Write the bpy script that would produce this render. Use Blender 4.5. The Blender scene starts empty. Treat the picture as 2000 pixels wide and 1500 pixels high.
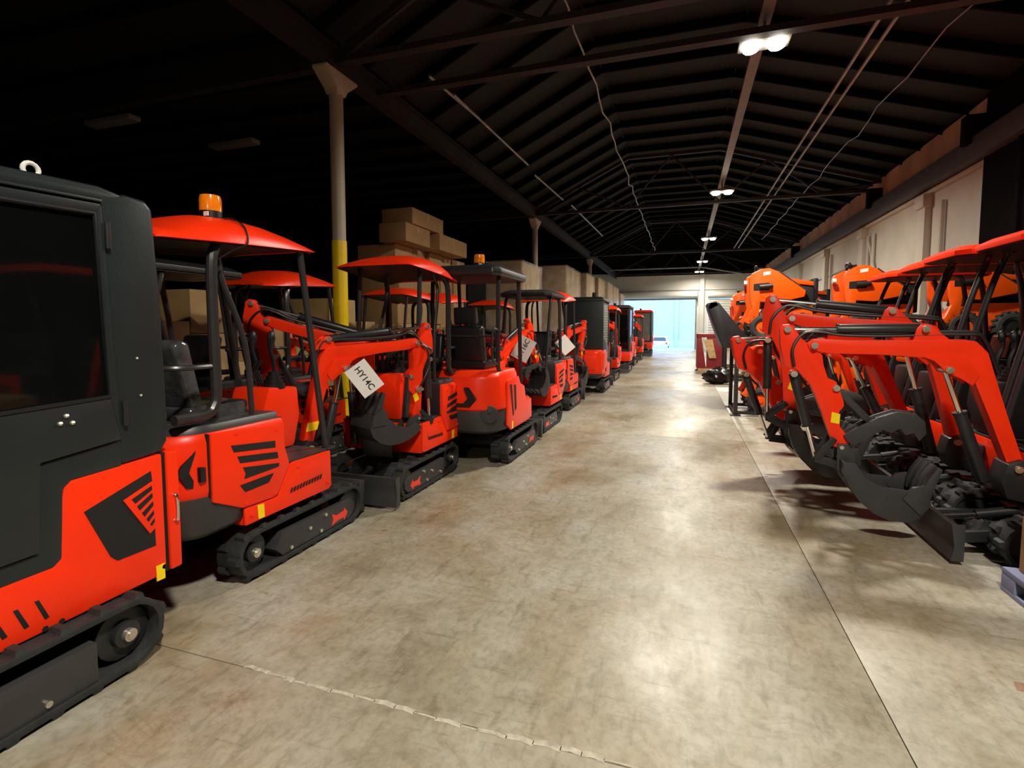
import bpy, bmesh, math, random
from mathutils import Matrix, Vector
random.seed(7)
PI = math.pi
SC = bpy.context.scene
COL = SC.collection

# ---------------------------------------------------------------- camera, sky, exposure
F_PX, HORIZON, PPY = 1010.0, 640.0, 710.0
pit = math.atan((PPY - HORIZON) / F_PX)
yaw = math.atan(335 / F_PX * math.cos(pit))
cd = bpy.data.cameras.new('camera')
cam = bpy.data.objects.new('camera', cd)
COL.objects.link(cam)
cam.location = (0, 0, 1.65)
cam.rotation_euler = (PI / 2 - pit, 0, yaw)
cd.sensor_width = 36.0
cd.lens = F_PX / 2000 * 36
cd.shift_y = (PPY - 750) / 2000
cd.clip_start = 0.05
cd.clip_end = 300
SC.camera = cam

w = bpy.data.worlds.new('sky')
SC.world = w
w.use_nodes = True
bg = w.node_tree.nodes['Background']
bg.inputs[0].default_value = (0.43, 0.67, 1.0, 1)
bg.inputs[1].default_value = 5.4

SC.view_settings.view_transform = 'Standard'
SC.view_settings.look = 'None'
SC.view_settings.gamma = 1
SC.view_settings.use_curve_mapping = False
SC.view_settings.exposure = 0.18
SC.cycles.use_denoising = True
SC.cycles.max_bounces = 8
SC.cycles.diffuse_bounces = 3
SC.cycles.transparent_max_bounces = 12

LAMP_Y = (-8.6, -0.1, 8.4, 16.9, 25.4, 33.9, 40.0)
LAMP_X, LAMP_Z, LAMP_W = 1.0, 5.65, 400.0

# ---------------------------------------------------------------- materials
def mat(name, col, rough=0.5, metal=0.0, var=0.08, scale=6.0, bump=0.0, bscale=60.0, coat=0.0, emit=None, alpha=1.0, trans=0.0, rvar=0.0, spec=0.5):
    m = bpy.data.materials.new(name)
    m.use_nodes = True
    nt = m.node_tree
    b = nt.nodes['Principled BSDF']
    N = nt.nodes.new
    L = nt.links.new
    b.inputs['Roughness'].default_value = rough
    b.inputs['Metallic'].default_value = metal
    b.inputs['Coat Weight'].default_value = coat
    b.inputs['Coat Roughness'].default_value = 0.08
    b.inputs['Alpha'].default_value = alpha
    b.inputs['Transmission Weight'].default_value = trans
    b.inputs['Specular IOR Level'].default_value = spec
    tc = N('ShaderNodeTexCoord')
    nz = N('ShaderNodeTexNoise')
    nz.inputs['Scale'].default_value = scale
    nz.inputs['Detail'].default_value = 5
    L(tc.outputs['Object'], nz.inputs['Vector'])
    rp = N('ShaderNodeValToRGB')
    a, c = rp.color_ramp.elements
    a.position, c.position = 0.3, 0.7
    a.color = (*[max(0, x * (1 - var)) for x in col], 1)
    c.color = (*[min(1, x * (1 + var)) for x in col], 1)
    L(nz.outputs['Fac'], rp.inputs['Fac'])
    L(rp.outputs['Color'], b.inputs['Base Color'])
    if rvar:
        mr = N('ShaderNodeMapRange')
        mr.inputs['To Min'].default_value = max(0, rough - rvar)
        mr.inputs['To Max'].default_value = min(1, rough + rvar)
        L(nz.outputs['Fac'], mr.inputs['Value'])
        L(mr.outputs['Result'], b.inputs['Roughness'])
    if bump:
        n2 = N('ShaderNodeTexNoise')
        n2.inputs['Scale'].default_value = bscale
        n2.inputs['Detail'].default_value = 3
        L(tc.outputs['Object'], n2.inputs['Vector'])
        bp = N('ShaderNodeBump')
        bp.inputs['Strength'].default_value = bump
        bp.inputs['Distance'].default_value = 0.004
        L(n2.outputs['Fac'], bp.inputs['Height'])
        L(bp.outputs['Normal'], b.inputs['Normal'])
    if emit:
        b.inputs['Emission Color'].default_value = (*emit[0], 1)
        b.inputs['Emission Strength'].default_value = emit[1]
    return m

RED = mat('red_paint', (0.93, 0.033, 0.004), 0.34, var=0.05, scale=3, coat=0.0, bump=0.05, bscale=25, spec=0.32)
ORANGE = mat('orange_paint', (0.96, 0.10, 0.004), 0.36, var=0.05, scale=3, spec=0.35)
SLATE = mat('slate_cab_paint', (0.0125, 0.018, 0.019), 0.36, var=0.08, scale=8, bump=0.12, bscale=220)
GREY = mat('charcoal_paint', (0.034, 0.033, 0.034), 0.42, var=0.12, scale=9, bump=0.12, bscale=150)
STEEL = mat('dark_steel_paint', (0.018, 0.018, 0.019), 0.38, var=0.15, scale=10, bump=0.1, bscale=90)
BLACK = mat('black_plastic', (0.006, 0.006, 0.007), 0.45, var=0.2, scale=12)
VOIDM = mat('black_grille', (0.003, 0.003, 0.003), 0.7, var=0.2, bump=0.5, bscale=300)
RUBBER = mat('track_rubber', (0.017, 0.018, 0.018), 0.68, var=0.35, scale=14, bump=0.4, bscale=70)
TUBE = mat('black_tube', (0.026, 0.024, 0.025), 0.32, var=0.1, scale=12)
CHROME = mat('chrome_rod', (0.75, 0.73, 0.7), 0.16, metal=1.0, var=0.05)
ZINC = mat('zinc_bolt', (0.72, 0.68, 0.58), 0.3, metal=0.9, var=0.15, scale=30)
VINYL = mat('black_vinyl', (0.008, 0.009, 0.01), 0.38, var=0.2, bump=0.3, bscale=50)
WRAPSEAT = mat('plastic_bag_over_seat', (0.05, 0.05, 0.052), 0.16, var=0.5, scale=9, bump=0.9, bscale=26)
GLASS = mat('tinted_glass', (0.004, 0.005, 0.005), 0.04, var=0.1, alpha=0.72)
CLEAR = mat('clear_glass', (0.35, 0.36, 0.34), 0.04, var=0.05, alpha=0.28)
AMBER = mat('amber_lens', (1.0, 0.24, 0.005), 0.15, var=0.12, scale=40, coat=0.4)
YELLOW = mat('yellow_label', (0.95, 0.66, 0.0), 0.45, var=0.05)
WHITE = mat('white_paper', (0.82, 0.8, 0.76), 0.6, var=0.03)
INK = mat('black_ink', (0.01, 0.01, 0.01), 0.6)
DECAL = mat('red_decal', (0.85, 0.05, 0.025), 0.4, var=0.04)
CARD = mat('cardboard', (0.42, 0.26, 0.11), 0.75, var=0.1, scale=4, bump=0.2, bscale=30)
CARD2 = mat('pale_cardboard', (0.52, 0.345, 0.16), 0.75, var=0.12, scale=3, bump=0.2, bscale=30)
TAPE = mat('packing_tape', (0.55, 0.42, 0.26), 0.22, var=0.05)
FILM = mat('stretch_film', (0.85, 0.76, 0.58), 0.16, var=0.4, scale=3.5, bump=1.0, bscale=7, rvar=0.1, alpha=0.32)
PALLET = mat('blue_plastic_pallet', (0.2, 0.22, 0.36), 0.5, var=0.1)
WOOD = mat('pallet_wood', (0.5, 0.33, 0.15), 0.7, var=0.25, scale=8)
POLE = mat('cream_pole_paint', (0.50, 0.43, 0.32), 0.5, var=0.08, scale=3)
POLEY = mat('safety_yellow_paint', (0.95, 0.64, 0.0), 0.42, var=0.08, scale=5)
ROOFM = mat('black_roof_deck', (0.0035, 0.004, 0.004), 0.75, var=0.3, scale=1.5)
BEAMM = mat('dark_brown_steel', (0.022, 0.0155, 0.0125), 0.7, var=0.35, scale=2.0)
PIPEM = mat('galvanised_conduit', (0.30, 0.29, 0.27), 0.4, metal=0.3, var=0.25, scale=3)
WALLM = mat('painted_block_wall', (0.60, 0.55, 0.46), 0.75, var=0.1, scale=0.9, bump=0.25, bscale=20)
WALLF = mat('painted_end_wall', (0.75, 0.73, 0.67), 0.7, var=0.06, scale=0.6)
PANELB = mat('brown_fascia_board', (0.46, 0.27, 0.15), 0.75, var=0.3, scale=1.1)
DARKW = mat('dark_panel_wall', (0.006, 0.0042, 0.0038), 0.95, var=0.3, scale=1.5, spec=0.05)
OUTW = mat('outdoor_render_wall', (0.42, 0.45, 0.48), 0.8, var=0.03, scale=0.5)
ASPH = mat('outdoor_paving', (0.26, 0.30, 0.33), 0.8, var=0.1, scale=0.8)
CARW = mat('white_car_paint', (0.6, 0.62, 0.64), 0.3, var=0.02, coat=0.4)
LENS = mat('lamp_lens', (1, 1, 1), 0.3, emit=((1.0, 0.93, 0.78), 26.0))
LEDW = mat('lamp_housing', (0.25, 0.24, 0.22), 0.4)
BAG = mat('black_plastic_bag', (0.01, 0.01, 0.011), 0.2, var=0.3, bump=1.0, bscale=18)
TYRE = mat('tyre_rubber', (0.03, 0.029, 0.027), 0.75, var=0.3, bump=0.4, bscale=40)
MAROON = mat('maroon_paint', (0.22, 0.015, 0.02), 0.4, var=0.15)

def floor_mat():
    m = bpy.data.materials.new('polished_concrete')
    m.use_nodes = True
    nt = m.node_tree
    b = nt.nodes['Principled BSDF']
    N, L = nt.nodes.new, nt.links.new
    tc = N('ShaderNodeTexCoord')
    def noise(scale, det, stretch=(1, 1, 1), rot=0.0, dist=0.0):
        mp = N('ShaderNodeMapping')
        mp.inputs['Scale'].default_value = stretch
        mp.inputs['Rotation'].default_value = (0, 0, rot)
        L(tc.outputs['Object'], mp.inputs['Vector'])
        n = N('ShaderNodeTexNoise')
        n.inputs['Scale'].default_value = scale
        n.inputs['Detail'].default_value = det
        n.inputs['Roughness'].default_value = 0.62
        n.inputs['Distortion'].default_value = dist
        L(mp.outputs['Vector'], n.inputs['Vector'])
        return n
    def ramp(n, stops):
        r = N('ShaderNodeValToRGB')
        el = r.color_ramp.elements
        while len(el) < len(stops): el.new(0.5)
        for e, (p, c) in zip(el, stops):
            e.position = p
            e.color = (*c, 1)
        L(n.outputs['Fac'], r.inputs['Fac'])
        return r
    def mix(kind, fac, a, c):
        x = N('ShaderNodeMix')
        x.data_type = 'RGBA'
        x.blend_type = kind
        x.inputs[0].default_value = fac if not hasattr(fac, 'is_linked') else 0
        if hasattr(fac, 'is_linked'): L(fac, x.inputs[0])
        L(a, x.inputs[6])
        L(c, x.inputs[7])
        return x.outputs[2]
    big = ramp(noise(0.75, 9, (1.1, 1, 1), 0.1, 0.3), [(0.34, (0.23, 0.20, 0.14)), (0.46, (0.32, 0.292, 0.222)), (0.56, (0.375, 0.352, 0.29)), (0.70, (0.42, 0.402, 0.348))])
    rust = ramp(noise(0.8, 9, (1.3, 0.9, 1), -0.12, 0.6), [(0.45, (1, 1, 1)), (0.68, (0.80, 0.64, 0.44))])
    fine = ramp(noise(8, 10), [(0.34, (0.66, 0.65, 0.61)), (0.58, (1.0, 1.0, 1.0))])
    scr = ramp(noise(30, 5, (0.5, 0.1, 1), 0.2), [(0.36, (0.70, 0.68, 0.64)), (0.45, (1, 1, 1))])
    scr2 = ramp(noise(34, 5, (0.07, 0.6, 1), 0.35), [(0.60, (1, 1, 1)), (0.70, (0.70, 0.68, 0.64))])
    dark = ramp(noise(2.1, 9, (1, 1, 1), 0.0, 1.5), [(0.60, (1, 1, 1)), (0.72, (0.66, 0.62, 0.55))])
    fine2 = ramp(noise(26, 9, (1, 0.8, 1), 0.3), [(0.36, (0.70, 0.69, 0.66)), (0.54, (1.0, 1.0, 1.0))])
    vein = ramp(noise(1.6, 10, (1, 1, 1), 0.0, 1.0), [(0.485, (1, 1, 1)), (0.5, (0.66, 0.62, 0.55)), (0.515, (1, 1, 1))])
    spot = ramp(noise(5.5, 2), [(0.74, (1, 1, 1)), (0.77, (0.45, 0.42, 0.38))])
    c = mix('MULTIPLY', 0.85, big.outputs['Color'], rust.outputs['Color'])
    for r, f in ((fine, 0.5), (fine2, 0.6), (vein, 0.35), (scr, 0.6), (scr2, 0.8), (dark, 0.85), (spot, 0.7)):
        c = mix('MULTIPLY', f, c, r.outputs['Color'])
    L(c, b.inputs['Base Color'])
    rr = N('ShaderNodeMapRange')
    rn = noise(2.5, 6, (1.5, 0.5, 1))
    rr.inputs['From Min'].default_value = 0.3
    rr.inputs['From Max'].default_value = 0.7
    rr.inputs['To Min'].default_value = 0.33
    rr.inputs['To Max'].default_value = 0.52
    L(rn.outputs['Fac'], rr.inputs['Value'])
    L(rr.outputs['Result'], b.inputs['Roughness'])
    b.inputs['Specular IOR Level'].default_value = 0.5
    bp = N('ShaderNodeBump')
    bp.inputs['Strength'].default_value = 0.12
    bp.inputs['Distance'].default_value = 0.01
    L(noise(4.5, 6, (1, 0.7, 1)).outputs['Fac'], bp.inputs['Height'])
    L(bp.outputs['Normal'], b.inputs['Normal'])
    return m
FLOORM = floor_mat()

# ---------------------------------------------------------------- mesh helpers
class MB:
    def __init__(s):
        s.v, s.f = [], []
    def add(s, vs, fs):
        o = len(s.v)
        s.v += [Vector(p) for p in vs]
        s.f += [[i + o for i in f] for f in fs]
        return s
    def bx(s, x0, x1, y0, y1, z0, z1):
        return s.add([(x0, y0, z0), (x1, y0, z0), (x1, y1, z0), (x0, y1, z0), (x0, y0, z1), (x1, y0, z1), (x1, y1, z1), (x0, y1, z1)],
                     [(0, 3, 2, 1), (4, 5, 6, 7), (0, 1, 5, 4), (1, 2, 6, 5), (2, 3, 7, 6), (3, 0, 4, 7)])
    def bar(s, p, q, a, b, up=(0, 0, 1)):
        p, q = Vector(p), Vector(q)
        d = (q - p).normalized()
        u = Vector(up)
        if abs(d.dot(u)) > 0.98: u = Vector((0, 1, 0))
        r = d.cross(u).normalized() * a / 2
        t = r.cross(d).normalized() * b / 2
        vs = [p - r - t, p + r - t, p + r + t, p - r + t, q - r - t, q + r - t, q + r + t, q - r + t]
        return s.add(vs, [(0, 3, 2, 1), (4, 5, 6, 7), (0, 1, 5, 4), (1, 2, 6, 5), (2, 3, 7, 6), (3, 0, 4, 7)])
    def prism(s, poly, a, b, ax='x'):
        n = len(poly)
        def P(t, p):
            return {'x': (t, p[0], p[1]), 'y': (p[0], t, p[1]), 'z': (p[0], p[1], t)}[ax]
        vs = [P(a, p) for p in poly] + [P(b, p) for p in poly]
        return s.add(vs, [list(range(n))[::-1], list(range(n, 2 * n))] + [(i, (i + 1) % n, n + (i + 1) % n, n + i) for i in range(n)])
    def loft(s, rings, cap=True):
        n = len(rings[0])
        vs = [p for r in rings for p in r]
        fs = []
        for k in range(len(rings) - 1):
            for i in range(n):
                j = (i + 1) % n
                fs.append((k * n + i, k * n + j, (k + 1) * n + j, (k + 1) * n + i))
        if cap:
            fs.append(list(range(n))[::-1])
            fs.append(list(range((len(rings) - 1) * n, len(rings) * n)))
        return s.add(vs, fs)
    def tube(s, pts, r, seg=8, closed=False):
        P = [Vector(p) for p in pts]
        n = len(P)
        u = None
        rings = []
        for i in range(n):
            if closed: t = (P[(i + 1) % n] - P[i - 1]).normalized()
            else: t = (P[min(i + 1, n - 1)] - P[max(i - 1, 0)]).normalized()
            if u is None:
                u = t.orthogonal().normalized()
            else:
                u = (u - t * u.dot(t)).normalized()
            v = t.cross(u)
            rr = r[i] if isinstance(r, (list, tuple)) else r
            rings.append([P[i] + (u * math.cos(a) + v * math.sin(a)) * rr for a in [2 * PI * k / seg for k in range(seg)]])
        if closed:
            n0 = len(s.v)
            vs = [p for q in rings for p in q]
            fs = []
            for k in range(n):
                k2 = (k + 1) % n
                for i in range(seg):
                    j = (i + 1) % seg
                    fs.append((k * seg + i, k * seg + j, k2 * seg + j, k2 * seg + i))
            return s.add(vs, fs)
        return s.loft(rings)
    def cyl(s, p, q, r, seg=12, r1=None):
        return s.tube([p, q], [r, r if r1 is None else r1], seg)
    def ball(s, c, r, n=8):
        c = Vector(c)
        R = r if isinstance(r, (tuple, list)) else (r, r, r)
        return s.loft([[c + Vector((R[0] * math.cos(2 * PI * k / n) * math.cos(a), R[1] * math.sin(2 * PI * k / n) * math.cos(a), R[2] * math.sin(a))) for k in range(n)]
                       for a in [-PI / 2 * 0.98 + PI * 0.98 * i / (n // 2) for i in range(n // 2 + 1)]])
    def tf(s, M):
        s.v = [M @ p for p in s.v]
        return s

def link(name, data, parent=None):
    o = bpy.data.objects.new(name, data)
    COL.objects.link(o)
    if parent: o.parent = parent
    return o

def mesh_of(mb, name, m, bevel=0.0, seg=2, smooth=35):
    me = bpy.data.meshes.new(name)
    me.from_pydata([tuple(p) for p in mb.v], [], mb.f)
    bm = bmesh.new()
    bm.from_mesh(me)
    bmesh.ops.recalc_face_normals(bm, faces=bm.faces)
    if bevel:
        ed = [e for e in bm.edges if len(e.link_faces) == 2 and e.calc_face_angle(0) > math.radians(28)]
        if ed:
            bmesh.ops.bevel(bm, geom=ed, offset=bevel, segments=seg, profile=0.6, affect='EDGES', clamp_overlap=True)
    bm.to_mesh(me)
    bm.free()
    me.materials.append(m)
    if smooth:
        me.polygons.foreach_set('use_smooth', [True] * len(me.polygons))
        me.set_sharp_from_angle(angle=math.radians(smooth))
    return me

def part(name, mb, m, parent=None, bevel=0.0, seg=2, M=None, smooth=35, label=None, kind=None):
    if M is not None: mb.tf(M)
    o = link(name, mesh_of(mb, name, m, bevel, seg, smooth), parent)
    if label: o['label'] = label
    if kind: o['kind'] = kind
    return o

def tag(o, label, cat, group=None):
    o['label'] = label
    o['category'] = cat
    if group: o['group'] = group
    return o

def thing(name, label, cat, loc=(0, 0, 0), rz=0.0, group=None):
    o = link(name, None)
    o.location = loc
    o.rotation_euler = (0, 0, rz)
    return tag(o, label, cat, group)

def struct(name, mb, m, parent=None, bevel=0.0, smooth=35):
    o = part(name, mb, m, parent, bevel, smooth=smooth)
    if parent is None: o['kind'] = 'structure'
    return o

def arc(c, r, a0, a1, n):
    return [(c[0] + r * math.cos(math.radians(a0 + (a1 - a0) * i / n)), c[1] + r * math.sin(math.radians(a0 + (a1 - a0) * i / n))) for i in range(n + 1)]

def smooth_path(pts, n=5):
    """Catmull-Rom through 3D points"""
    P = [Vector(p) for p in pts]
    P = [P[0] * 2 - P[1]] + P + [P[-1] * 2 - P[-2]]
    out = []
    for i in range(1, len(P) - 2):
        a, b, c, d = P[i - 1:i + 3]
        for k in range(n):
            t = k / n
            out.append(0.5 * ((2 * b) + (c - a) * t + (2 * a - 5 * b + 4 * c - d) * t * t + (3 * b - a - 3 * c + d) * t ** 3))
    out.append(P[-2])
    return out

# ================================================================ THE SETTING
floor = struct('floor', MB().bx(-18, 5.7, -12, 42.2, -0.3, -0.03), mat('joint_filler', (0.16, 0.14, 0.11), 0.9, var=0.3, scale=20))
XS, YS = [-18, -11.4, -5.3, 0.87, 5.7], [-12, -4.2, 1.88, 8.1, 14.4, 20.7, 27.0, 33.3, 42.2]
for i in range(4):
    for j in range(8):
        g = 0.0022
        part('floor_slab', MB().bx(XS[i] + g, XS[i + 1] - g, YS[j] + 0.003, YS[j + 1] - 0.003, -0.03, 0), FLOORM, floor, bevel=0.002)
# crumbled joint edge with pale repair mortar in front of the camera
rg = random.Random(3)
jm = MB()
x = -2.0
while x < 0.5:
    d = rg.uniform(0.05, 0.14)
    wd = rg.uniform(0.004, 0.017)
    yj = 1.88 + 0.012 * math.sin(x * 5.1) * math.sin(x * 2.3)
    jm.prism([(x, yj - wd), (x + d * 0.5, yj - wd * 0.5), (x + d, yj - wd * 1.2), (x + d, yj + wd * 0.7), (x + d * 0.5, yj + wd * 1.3), (x, yj + wd * 0.8)], -0.01, 0.0012, 'z')
    x += d * 0.97
part('joint_mortar', jm, mat('pale_mortar', (0.40, 0.365, 0.29), 0.85, var=0.3, scale=25), floor, kind='stuff')
for k, (xx, yy, ww, hh) in enumerate(((1.48, 2.86, 0.22, 0.06),)):
    part('floor_scuff', MB().prism([(xx, yy), (xx + ww, yy - 0.02), (xx + ww + 0.02, yy + hh), (xx + 0.02, yy + hh + 0.01)], 0.0004, 0.0012, 'z'), mat('rust_mark', (0.24, 0.14, 0.09), 0.7, var=0.3, scale=30), floor)

# ---- roof
RP = [(-5.15, 6.05), (-1.9, 7.6), (1.0, 7.6), (5.75, 6.1)]
def roofz(x):
    for (a, za), (b, zb) in zip(RP, RP[1:]):
        if a <= x <= b: return za + (zb - za) * (x - a) / (b - a)
    return 6.05 + (x + 5.15) * -0.02
full = [(-18.2, 6.3)] + RP
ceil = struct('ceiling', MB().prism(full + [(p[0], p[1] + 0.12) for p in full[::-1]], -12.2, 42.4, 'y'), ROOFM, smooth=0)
y = -10.6
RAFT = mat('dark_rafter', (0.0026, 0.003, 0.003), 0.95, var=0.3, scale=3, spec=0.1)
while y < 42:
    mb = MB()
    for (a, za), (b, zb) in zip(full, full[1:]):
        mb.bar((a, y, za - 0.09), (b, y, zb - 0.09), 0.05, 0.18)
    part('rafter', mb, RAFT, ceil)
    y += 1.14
for ty in (-4.4, 7.0, 8.15, 18.3, 29.7, 41.2):
    light = ty == 8.15
    tr = part('roof_truss', MB().bar((-5.15, ty, 5.72), (5.7, ty, 5.72), 0.16, 0.09), BEAMM, ceil)
    if not light:
        for (a, za), (b, zb) in zip(RP, RP[1:]):
            part('top_chord', MB().bar((a, ty, za - 0.22), (b, ty, zb - 0.22), 0.12, 0.1), BEAMM, tr)
        nodes = [(-5.1, 0), (-3.6, 1), (-1.9, 0), (-0.5, 1), (1.0, 0), (2.4, 1), (3.9, 0), (5.4, 1)]
        for (a, ka), (b, kb) in zip(nodes, nodes[1:]):
            za = roofz(a) - 0.25 if ka else 5.75
            zb = roofz(b) - 0.25 if kb else 5.75
            part('web_brace', MB().bar((a, ty, za), (b, ty, zb), 0.055, 0.055), BEAMM, tr)
for ty in (7.0, 18.3, 29.7):
    part('girder_beam', MB().bar((-18, ty, 5.78), (-5.15, ty, 5.78), 0.16, 0.25), BEAMM, ceil)
mb = MB().bx(-5.24, -5.06, -12, 42.2, 5.52, 5.545).bx(-5.16, -5.14, -12, 42.2, 5.54, 5.88).bx(-5.24, -5.06, -12, 42.2, 5.87, 5.9)
part('column_line_beam', mb, BEAMM, ceil)
part('ridge_beam', MB().bx(0.92, 1.08, -12, 42.2, 5.98, 6.06), mat('ridge_strut_paint', (0.16, 0.12, 0.095), 0.5, var=0.2), ceil)
for xx, zz in ((2.45, 5.86), (2.66, 5.86)):
    part('conduit', MB().tube([(xx, -12, zz), (xx, 11.2, zz), (xx, 11.3, zz), (xx, 30, zz)], 0.028, 6), PIPEM, ceil)
wv = []
yy = -6.0
while yy < 31:
    wv.append((-1.62 + rg.uniform(-0.05, 0.05), yy, 6.0 + rg.uniform(-0.05, 0.05)))
    yy += 0.6
part('sagging_cable', MB().tube(wv, 0.018, 5), PIPEM, ceil)
wv = [(3.55 + rg.uniform(-0.05, 0.05), -6 + 0.7 * k, 5.95 + rg.uniform(-0.06, 0.06)) for k in range(50)]
part('sagging_cable', MB().tube(wv, 0.012, 5), PIPEM, ceil)
for y0, y1, x0 in ((9.2, 13.6, -4.2), (14.6, 17.6, -4.15), (18.5, 25, -3.9), (8.4, 10.2, -4.3)):
    part('conduit', MB().cyl((x0, y0, 6.02), (x0 + 0.15, y1, 6.0), 0.03, 6), PIPEM, ceil)
part('fire_pipe', MB().tube([(-5, 36.5, 5.62), (0.9, 36.5, 5.62), (1.25, 36.5, 5.58), (3.6, 36.5, 5.1)], 0.045, 8), PIPEM, ceil)
# faint dark fixtures over the left bay
for fx, fy in ((-10.5, 7.3), (-9.3, 9.0), (-12, 5.6)):
    o = part('strip_light', MB().bx(fx - 0.6, fx + 0.6, fy - 0.12, fy + 0.12, 5.55, 5.65), LEDW, None, bevel=0.02)
    tag(o, 'unlit strip light fixture under the dark left roof, ' + {-10.5: 'middle one', -9.3: 'closest to the cream pole', -12: 'farthest from the cream pole'}[fx], 'light fixture', 'unlit strip lights')

# ---- columns
for k, cy in enumerate((6.95, 18.2, 29.7)):
    c = struct('column', MB().cyl((-5.15, cy, 2.95), (-5.15, cy, 5.42), 0.105, 20), POLE)
    part('yellow_sleeve', MB().cyl((-5.15, cy, 0), (-5.15, cy, 3.0), 0.115, 20), POLEY if k == 0 else POLE, c)
    part('base_plate', MB().bx(-5.35, -4.95, cy - 0.2, cy + 0.2, 0, 0.025), STEEL, c)
    q = [[(-5.15 + sx * a, cy + sy * b, z) for sx, sy in ((1, 1), (-1, 1), (-1, -1), (1, -1))] for a, b, z in ((0.1, 0.1, 5.2), (0.12, 0.13, 5.28), (0.13, 0.38, 5.48), (0.13, 0.38, 5.515))]
    part('capital', MB().loft(q), POLE, c, bevel=0.008)

# ---- right wall
wr = struct('wall_right', MB().bx(5.5, 5.75, 12.5, 42.2, 0, 6.1), WALLM)
part('fascia_board', MB().bx(5.46, 5.5, 12.5, 41.9, 5.2, 6.06), PANELB, wr)
part('fascia_board', MB().bx(5.46, 5.5, -12, 12.45, 5.2, 6.06), PANELB, wr)
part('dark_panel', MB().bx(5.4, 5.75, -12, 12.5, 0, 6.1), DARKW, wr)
for py in (2.0, 5.6, 9.2, 11.2): part('panel_rib', MB().bx(5.34, 5.4, py, py + 0.1, 0, 5.1), DARKW, wr, bevel=0.01)
part('crane_beam', MB().bx(5.2, 5.5, -12, 42, 4.9, 5.32), mat('dark_mauve_beam', (0.06, 0.05, 0.05), 0.6, var=0.2), wr, bevel=0.01)
part('ledge', MB().bx(5.4, 5.5, 12.5, 42, 4.8, 4.88), WALLM, wr, bevel=0.01)
for py in (14.9, 19.4, 24.0, 29, 34, 39):
    part('pilaster', MB().bx(5.36, 5.5, py, py + 0.42, 0, 4.8), WALLM, wr, bevel=0.015)
    part('pilaster_cap', MB().bx(5.3, 5.5, py - 0.05, py + 0.47, 4.5, 4.8), WALLM, wr, bevel=0.015)
for py in (14.2, 18.6, 19.1, 23.4): part('drain_pipe', MB().cyl((5.44, py, 0), (5.44, py, 4.5), 0.045, 8), WALLM, wr)
part('diagonal_strut', MB().cyl((5.42, 19.0, 4.3), (5.42, 17.6, 2.2), 0.03, 6), WALLM, wr)
part('wall_cable', MB().tube([(5.45, 42, 3.6), (5.45, 30, 3.65), (5.45, 20, 3.75)], 0.02, 5), PIPEM, wr)
for by in (12.5, 18.1, 29.5): part('beam_bracket', MB().bx(5.1, 5.5, by, by + 0.25, 5.2, 5.75), DARKW, wr, bevel=0.02)

# ---- far end wall with two roller doors
wf = struct('wall_far', MB().bx(-18, -5.2, 42, 42.3, 0, 6.4), WALLF)
part('door_header', MB().bx(-5.2, 5.75, 42, 42.3, 3.85, 5.66), WALLF, wf)
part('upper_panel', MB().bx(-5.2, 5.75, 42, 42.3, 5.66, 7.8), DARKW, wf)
part('door_pier', MB().bx(0.9, 1.75, 42, 42.3, 0, 3.85), WALLF, wf)
part('door_pier', MB().bx(5.25, 5.75, 42, 42.3, 0, 3.85), WALLF, wf)
part('steel_column', MB().bx(1.12, 1.42, 41.7, 42, 0, 5.66), WALLF, wf, bevel=0.02)
part('header_rail', MB().bx(-5.2, 5.6, 41.9, 42, 4.52, 4.6), WALLF, wf)
d1 = struct('door_1', MB().cyl((-5.3, 41.75, 4.15), (0.95, 41.75, 4.15), 0.26, 20), WALLF)
part('door_guide', MB().bx(0.82, 0.92, 41.85, 42.0, 0, 3.95), PIPEM, d1)
part('end_bracket', MB().bx(0.93, 1.0, 41.5, 42, 3.85, 4.5), PIPEM, d1)
part('bottom_bar', MB().bx(-5.2, 0.9, 41.94, 41.99, 3.78, 3.9), PIPEM, d1)
d2 = struct('door_2', MB().cyl((1.7, 41.8, 4.12), (5.3, 41.8, 4.12), 0.22, 20), WALLF)
for k in range(19):
    part('door_slat', MB().prism([(41.9, 0.2 * k), (41.87, 0.2 * k + 0.05), (41.87, 0.2 * k + 0.15), (41.9, 0.2 * k + 0.2), (41.94, 0.2 * k + 0.2), (41.94, 0.2 * k)], 1.75, 5.25, 'x'), WALLF, d2)
# ---- unseen sides that close the hall
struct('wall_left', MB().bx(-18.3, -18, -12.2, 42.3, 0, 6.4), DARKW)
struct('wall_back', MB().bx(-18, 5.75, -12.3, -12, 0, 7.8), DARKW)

# ---- yard outside
yd = struct('ground_yard', MB().prism([(42.25, 0), (46, -0.05), (56, -0.7), (90, -1.0), (90, -1.4), (42.25, -0.4)], -40, 40, 'x'), ASPH)
ow = struct('wall_exterior', MB().bx(-40, 40, 72, 72.4, -1.1, 7), OUTW)
for px in (-26, -17, -8.5, -1.15, 7): part('pilaster', MB().bx(px, px + 0.5, 71.8, 72, -1.1, 7), OUTW, ow, bevel=0.03)
part('plinth', MB().bx(-40, 40, 71.85, 72, -1.1, -0.1), mat('outdoor_plinth', (0.45, 0.54, 0.6), 0.8), ow, bevel=0.03)
part('wall_box', MB().bx(-8.1, -7.6, 71.85, 72, 1.3, 1.8), PIPEM, ow, bevel=0.02)

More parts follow.
